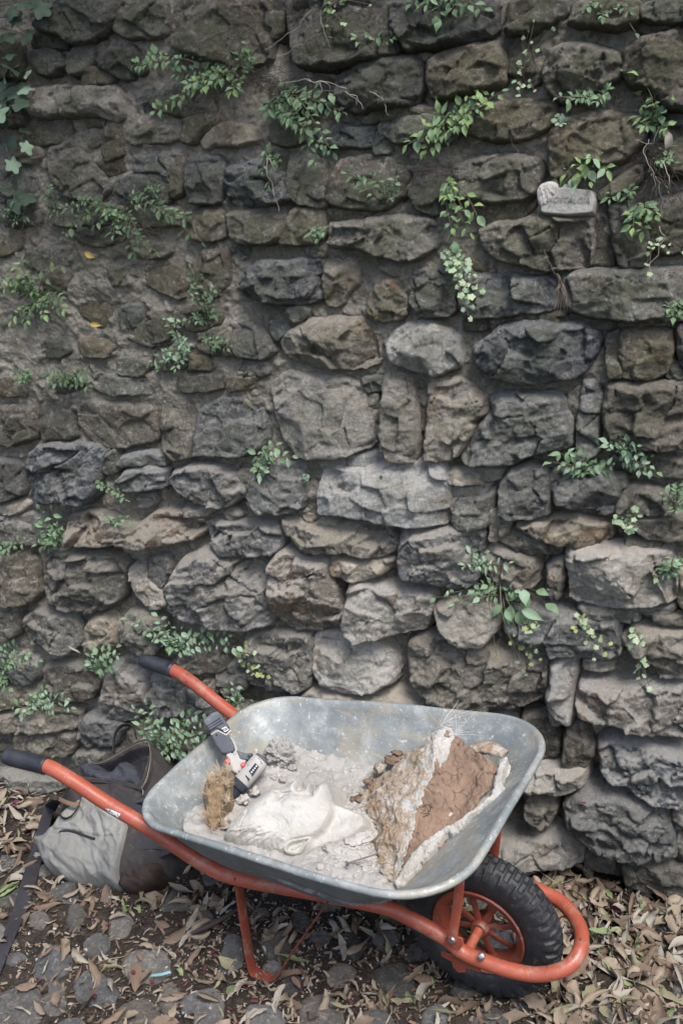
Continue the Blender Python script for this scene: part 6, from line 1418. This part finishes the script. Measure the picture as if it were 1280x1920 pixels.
fc = bpy.data.curves.new('lettering', 'FONT'); fc.body = 'NOSTALGIA'; fc.size = .021; fc.extrude = .0004; fc.offset = 0; fc.space_character = 1.02; fc.shear = .15
fo = bpy.data.objects.new('lettering', fc); COL.objects.link(fo); bpy.context.view_layer.update()
me = bpy.data.meshes.new_from_object(fo); bpy.data.objects.remove(fo)
INK = plain('scratched_plaster', (0.21, 0.205, 0.19), .9)

for v in me.vertices: k_ = .0011; v.co.x += k_*float(noise3(v.co.x*160, v.co.y*160, 1)); v.co.y += 1.6*k_*float(noise3(v.co.x*110, v.co.y*110, 7))
me.materials.clear(); lo = link('lettering', me, INK, PQ)
p0, p1 = WFm.p3(1024, 378, .0022), WFm.p3(1104, 381, .0022); ex = p1-p0; wd = np.linalg.norm(ex); ex /= wd; xs_v = [v.co.x for v in me.vertices]; sc = wd/(max(xs_v)-min(xs_v)); ey = np.cross(WFm.n, ex)
lo.matrix_local = Matrix.Translation(Vector(p0-world_off(PQ))) @ Matrix(((ex[0], ey[0], WFm.n[0], 0), (ex[1], ey[1], WFm.n[1], 0), (ex[2], ey[2], WFm.n[2], 0), (0, 0, 0, 1))) @ Matrix.Scale(sc, 4)
# ------------------------------------------------------------------ fallen leaves and grit on the lane
def dry_mat(name, c1, c2, sp):
    t = NT(name); c = t.mix(t.rnd(), c1, c2); c = t.mix(t.ramp(t.noise(40, 6, .7), .45, .7, 0, .6), c, sp); c = t.mix(t.ramp(t.noise(160, 3, .6), .62, .70, 0, .6), c, tuple(x*.4 for x in c1))
    t.col(c); t.set(Roughness=.7); t.b.inputs['Specular IOR Level'].default_value = .3; t.bump(t.noise(120, 4, .6), .0012); return t.m
DM = [dry_mat('tan_dry_leaf', (0.25, 0.20, 0.148), (0.185, 0.142, 0.105), (0.31, 0.265, 0.205)), dry_mat('pale_dry_leaf', (0.31, 0.285, 0.245), (0.235, 0.21, 0.175), (0.30, 0.24, 0.16)), dry_mat('brown_dry_leaf', (0.155, 0.108, 0.078), (0.105, 0.074, 0.056), (0.22, 0.165, 0.115)),
      dry_mat('olive_dry_leaf', (0.20, 0.19, 0.11), (0.235, 0.215, 0.14), (0.27, 0.235, 0.16)), dry_mat('green_fallen_leaf', (0.15, 0.20, 0.085), (0.19, 0.24, 0.12), (0.24, 0.24, 0.13)), dry_mat('maroon_leaf', (0.085, 0.020, 0.030), (0.11, 0.028, 0.040), (0.13, 0.06, 0.05))]
def dry_mesh(seed, mat):
    R = np.random.RandomState(seed); n = 9; V = []; F = []; W = R.uniform(.11, .27) if R.rand() < .86 else R.uniform(.27, .36); curl = R.normal(0, 1.3); roll = R.uniform(.2, 2.4)*(1 if R.rand() < .8 else .15); tw = R.normal(0, 1.0); bend = R.normal(0, .5)
    p = np.zeros(3); ang = -curl/2; hd = -bend/2
    for i in range(n+1):
        x = i/n; w = (W*math.sin(math.pi*min(1, x*1.0+.02))**.8*(1-.25*x)+.004)*R.uniform(.72, 1.15); dirv = np.array([math.cos(ang)*math.cos(hd), math.cos(ang)*math.sin(hd), math.sin(ang)])
        nrm = np.array([-math.sin(ang), 0, math.cos(ang)]); sd = np.cross(nrm, dirv); t_ = tw*(x-.5); s2 = sd*math.cos(t_)+nrm*math.sin(t_); n2 = np.cross(dirv, s2)
        for k in (-1, -.5, 0, .5, 1):
            th = k*roll; rr = w/max(.3, roll)*1.0
            q_ = p+s2*math.sin(th)*w/max(roll, .4)*1.0+n2*(1-math.cos(th))*w/max(roll, .4)+n2*R.normal(0, .012)
            V.append(tuple(q_))
        p = p+dirv/n; ang += curl/n+R.normal(0, .10); hd += bend/n+R.normal(0, .07)
    for i in range(n):
        for k in range(4): a = i*5+k; F.append((a, a+1, a+6, a+5))
    V = np.array(V); V -= V.mean(0); me = mesh_py('fallen_leaf', V, F); me.materials.append(mat); return me
DL = [[dry_mesh(100*j+s, DM[j]) for s in range(14)] for j in range(6)]
def dens(px, py):
    if px < 340 and py < 1700: d = 1.15 if py < 1640 else .75
    elif px > 1000: d = 1.2 if py < 1830 else .7
    elif 300 <= px < 760 and py < 1760: d = .40
    elif px < 500: d = .27
    else: d = .20
    return d
R = np.random.RandomState(21); cand = []
while len(cand) < 1650:
    px, py = R.uniform(-260, 1480), R.uniform(1470, 1960)
    if R.rand()*1.3 > dens(px, py): continue
    g = onz(px, py, .01); k = (g-WO)@WN
    if k < .03 or (.55 < g[0] < .545): continue
    if abs(g[1]) < .05 and abs(g[0]-.546) < .10: continue
    # not inside the backpack
    if 75 < px < 330 and 1440 < py < 1650: continue
    cand.append((g, px, py, (np.linalg.norm(g-CAM))))
order = sorted(range(len(cand)), key=lambda i: cand[i][3])
vis = [i for i in order if 0 < cand[i][1] < 1280 and cand[i][2] < 1925]
big = set(vis[::max(1, len(vis)//300)][:292])
WORDS = ['tan curled dry leaf', 'pale papery dry leaf', 'dark brown crumpled leaf', 'olive drying leaf', 'green freshly fallen leaf', 'maroon fallen leaf']
def where(px, py):
    if px > 1000:
        if py < 1690: return 'at the wall foot under the corner stones'
        if py < 1840: return 'just outside the bumper loop' if px < 1150 else 'in the deep drift near the right edge'
        return 'on the cobbles in front of the bumper loop' if px < 1150 else 'in the bottom right corner'
    if px < 340 and py < 1700:
        if px < 80: return 'in the drift left of the shoulder strap'
        return 'between shoulder strap and backpack' if px < 150 else 'along the underside of the backpack'
    if py > 1780 and px < 420: return 'on the cobbles around the blue strip' if px > 200 else 'on the cobbles in the bottom left corner'
    if px < 220: return 'beside the end of the shoulder strap'
    if px < 480: return 'around the dark stick' if py < 1760 else 'just left of the bent leg'
    if px < 620: return 'within the bend of the near leg' if py < 1810 else 'in front of the foot of the leg'
    if px < 800: return 'in the shade under the front of the tray' if py < 1800 else 'in the shade before the frame tube'
    return 'in the shade around the tyre'
stuffV = []; stuffF = []; stuffM = []; off = 0
cache = [[(np.array([v.co[:] for v in m.vertices]), np.array([p.vertices[:] for p in m.polygons])) for m in r] for r in DL]
for rank, i in enumerate(order):
    g, px, py, dist = cand[i]; r = R.rand()
    j = 0 if r < .34 else 1 if r < .60 else 2 if r < .84 else 3 if r < .91 else 4 if r < .935 else 5
    L = R.uniform(.042, .095)*(1 if j != 5 else .4)*(1.0 if R.rand() < .75 else .6)*(1.3 if px > 1000 else 1.08); s = R.randint(14); dn = dens(px, py)
    z = ground_h(g[0], g[1])+.006+R.uniform(0, .026 if dn > .9 else .008)+ (.018 if dn < .5 else .012)*0
    e = Matrix.Rotation(R.uniform(0, 6.28), 3, 'Z') @ Matrix.Rotation(R.normal(0, .42), 3, 'Y') @ Matrix.Rotation(R.choice([0, math.pi], p=[.55, .45])+R.normal(0, .4), 3, 'X')
    # rest on a cobble if there is one below
    for c, q in occupied:
        if math.hypot(g[0]-c[0], g[1]-c[1]) < q*.8: z += .014; break
    if i in big:
        o = bpy.data.objects.new('fallen_leaf', DL[j][s]); COL.objects.link(o); o.location = (g[0], g[1], z); o.rotation_mode = 'QUATERNION'; o.rotation_quaternion = e.to_quaternion(); o.scale = (L, L, L)
        sz = 'long ' if L > .074 else 'short ' if L < .052 else 'mid sized '; tag(o, sz+WORDS[j]+' '+where(px, py), 'leaf', sz+WORDS[j].replace('leaf', 'leaves')+' '+where(px, py))
    else:
        v, f = cache[j][s]; M = np.array(e); stuffV.append((v*L)@M.T+[g[0], g[1], z]); stuffF.append(f+off); stuffM += [j]*len(f); off += len(v)
me = mesh_np('leaf_litter', np.concatenate(stuffV), np.concatenate(stuffF))
for m_ in DM: me.materials.append(m_)
me.polygons.foreach_set('material_index', np.array(stuffM, np.int32)); o = bpy.data.objects.new('leaf_litter', me); COL.objects.link(o); tag(o, 'drift of dry willow like leaves over the lane and against the wall foot', 'leaf litter', kind='stuff')
# broken leaf bits and grit between the stones
V = []; F = []; M_ = []; R = np.random.RandomState(4)
for k in range(5200):
    px, py = R.uniform(-40, 1320), R.uniform(1480, 1960); g = onz(px, py, .01)
    if (g-WO)@WN < .02: continue
    s = R.uniform(.003, .012); a = R.uniform(0, 6.28); z = ground_h(g[0], g[1])+R.uniform(.002, .010)
    b = len(V); sl = R.normal(0, .4)
    for u, w in ((-1, -.35), (1, -.25), (.8, .4), (-.7, .3)): V.append((g[0]+s*(u*math.cos(a)-w*math.sin(a)), g[1]+s*(u*math.sin(a)+w*math.cos(a)), z+s*sl*u+s*.2*w))
    F.append((b, b+1, b+2, b+3)); M_.append(R.choice([0, 2, 2, 1, 5], p=[.3, .3, .25, .1, .05]))
me = mesh_np('leaf_crumbs', np.array(V), np.array(F), False); [me.materials.append(m_) for m_ in DM]; me.polygons.foreach_set('material_index', np.array(M_, np.int32))
o = bpy.data.objects.new('leaf_crumbs', me); COL.objects.link(o); tag(o, 'broken bits of dry leaf scattered between the cobbles', 'leaf crumbs', kind='stuff')
m = MB(); PEB = plain('pale_grit', (0.42, 0.41, 0.39), .9, var=.5, ns=60)
for k in range(900):
    px, py = (R.normal(560, 130), R.normal(1740, 60)) if R.rand() < .5 else (R.uniform(0, 1280), R.uniform(1650, 1930))
    g = onz(px, py, .01)
    if (g-WO)@WN < .02: continue
    r = min(.006, R.gamma(2, .0008)+.0008); s = 1 if r < .003 else 1
    bm = None; c = np.array([g[0], g[1], ground_h(g[0], g[1])+r*.5+.002]); q = R.normal(size=(6, 3))*.25+np.array([[1, 0, 0], [-1, 0, 0], [0, 1, 0], [0, -1, 0], [0, 0, 1], [0, 0, -1]])
    m.add(([tuple(c+r*x) for x in q], [(0, 2, 4), (2, 1, 4), (1, 3, 4), (3, 0, 4), (2, 0, 5), (1, 2, 5), (3, 1, 5), (0, 3, 5)]))
o = m.build('pale_grit', PEB, None, smooth=False); tag(o, 'white plaster grit and small gravel sprinkled under the wheelbarrow', 'grit', kind='stuff')
# single finds
def lone(px, py, j, L, lb, wall=None, rot=(0, 0, 0), s=0, z=.02):
    o = bpy.data.objects.new('fallen_leaf', DL[j][s]); COL.objects.link(o)
    o.location = wpix(px, py, wall) if wall else onz(px, py, z); o.rotation_euler = rot; o.scale = (L,)*3; tag(o, lb, 'leaf')
YEL = dry_mat('yellow_leaf', (0.42, 0.29, 0.07), (0.46, 0.33, 0.09), (0.36, 0.22, 0.06))
for mi_, (px, py, w, L, rot, lb) in enumerate([(155, 472, .06, .045, (1.4, .5, .3), 'yellow leaf caught on the plastered patch, upper of the two'), (166, 606, .06, .045, (1.4, .2, .2), 'dull yellow leaf caught on the plastered patch, lower of the two')]):
    me = LEAF['ov', 'y'][mi_].copy(); me.materials.clear(); me.materials.append(YEL); o = bpy.data.objects.new('caught_leaf', me); COL.objects.link(o); o.location = wpix(px, py, w); o.rotation_euler = rot; o.scale = (L,)*3; tag(o, lb, 'leaf')
lone(1251, 265, 1, .055, 'long twisted straw coloured leaf hanging at the upper right edge', .10, (1.45, 1.5, .3), 7)
lone(1244, 347, 1, .055, 'short pale dry leaf hanging below the root mass', .12, (0, 1.0, .3), 4)
lone(140, 1218, 1, .055, 'cream dry leaf draped over the stone above the near handle', .10, (.5, .6, .1), 3)
lone(42, 1256, 0, .050, 'tan dry leaf lodged among the weeds at the left edge', .09, (.4, -.3, .1), 5)
lone(203, 1172, 1, .040, 'small twisted dry leaf above the pale upright stone', .09, (.5, 1.1, .1), 6)
lone(1092, 1505, 5, .026, 'small maroon leaf lying on top of the big slanting corner stone', .125, (.4, .2, .5), 0)
lone(1090, 1680, 3, .075, 'long olive leaf lying at the wall foot right of the bumper loop', None, (0.3, .1, 2.6), 1, .045)
lone(1130, 1745, 4, .085, 'broad green leaf in the drift right of the bumper loop', None, (0.1, .1, .6), 2, .05)
lone(640, 1885, 3, .075, 'long pale green leaf lying on the cobbles in front of the leg', None, (0.1, .1, .5), 3, .04)
lone(770, 1870, 4, .080, 'long green leaf standing on end in front of the wheel', None, (0.1, .9, 1.5), 5, .04)
lone(12, 1665, 4, .090, 'broad green leaf at the left edge beside the shoulder strap', None, (0.1, .1, 1.0), 7, .03)
sk = empty('brown_stick', onz(400, 1735, .02), 'dark brown stick lying behind the bent leg', 'stick'); MB().tube([onz(358, 1750, .02), onz(390, 1737, .03), onz(425, 1718, .03), onz(452, 1700, .03)], [.004, .007, .007, .004], seg=8).build('branch', plain('dark_bark', (0.05, 0.035, 0.03), .8), sk)
bl = empty('plastic_strip', onz(303, 1826, .02), 'short light blue plastic strip on the cobbles', 'scrap'); MB().strap([onz(284, 1829, .022), onz(303, 1827, .025), onz(320, 1822, .022)], (0, 1, .1), .008, .001).build('strip', plain('light_blue_plastic', (0.20, 0.36, 0.42), .4), bl)
BER = plain('dark_red_berry', (0.12, 0.012, 0.035), .35)
for px, py, lb in ((250, 1823, 'dark red berry right of the speckled cobble'), (285, 1841, 'bright red berry beside the blue plastic strip'), (399, 1785, 'maroon berry behind the stick'), (178, 1868, 'purple berry on a pale leaf near the lower left')):
    m = MB(); m.lathe(onz(px, py, .024)-[0, 0, .006], (0, 0, 1), [(0, .001), (.0015, .0045), (.005, .006), (.0085, .005), (.0105, .0015)], 10); o = m.build('berry', BER, None); tag(o, lb, 'berry', 'fallen berries')
# ------------------------------------------------------------------ unseen tree, added to cast shade on the upper wall
TR = empty('added_shade_tree', (-1.6, 2.6, 0), 'unseen leafy tree added behind the wall to shade its upper part', 'tree')
BARK = plain('shade_tree_bark', (0.10, 0.08, 0.065), .9, bump=.01, bs=20)
MB().tube([(-1.6, 2.6, 0), (-1.55, 2.4, 1.6), (-1.4, 2.0, 3.0), (-1.2, 1.5, 4.0), (-1.0, 1.0, 4.6)], [.16, .14, .11, .08, .03], seg=12).build('trunk', BARK, TR)
for a, b, c in (((-1.4, 2.0, 3.0), (-.6, 1.4, 3.5), (.7, .7, 3.6)), ((-1.4, 2.0, 3.0), (-1.2, 1.2, 3.5), (-.9, .2, 3.6)), ((-1.2, 1.5, 4.0), (-.2, 1.2, 4.1), (1.0, 1.1, 4.0))): MB().tube(catmull([a, b, c], 6), np.linspace(.06, .012, 13), seg=8).build('limb', BARK, TR)
R = np.random.RandomState(77); V = []; F = []
for k in range(7500):
    x, y, z = R.uniform(-2.6, 1.25), R.uniform(-.15, 1.9), R.uniform(3.15, 4.0)
    if noise3(x*1.6, y*1.6, z*1.6) < -.2 or x > 1.15-1.0*max(0, .75-y): continue
    a = R.uniform(0, 6.28); s = R.uniform(.03, .055); t1 = np.array([math.cos(a), math.sin(a), R.normal(0, .4)]); t2 = np.cross(t1, R.normal(size=3)); t2 /= np.linalg.norm(t2); p = np.array([x, y, z]); b = len(V)
    V += [p-t1*s, p+t2*s*.4, p+t1*s, p-t2*s*.4]; F.append((b, b+1, b+2, b+3))
o = np_part('crown', np.array(V), np.array(F), LM['d'], TR, False)  # added leaf cloud, shaped to keep sun and sky off the wall top
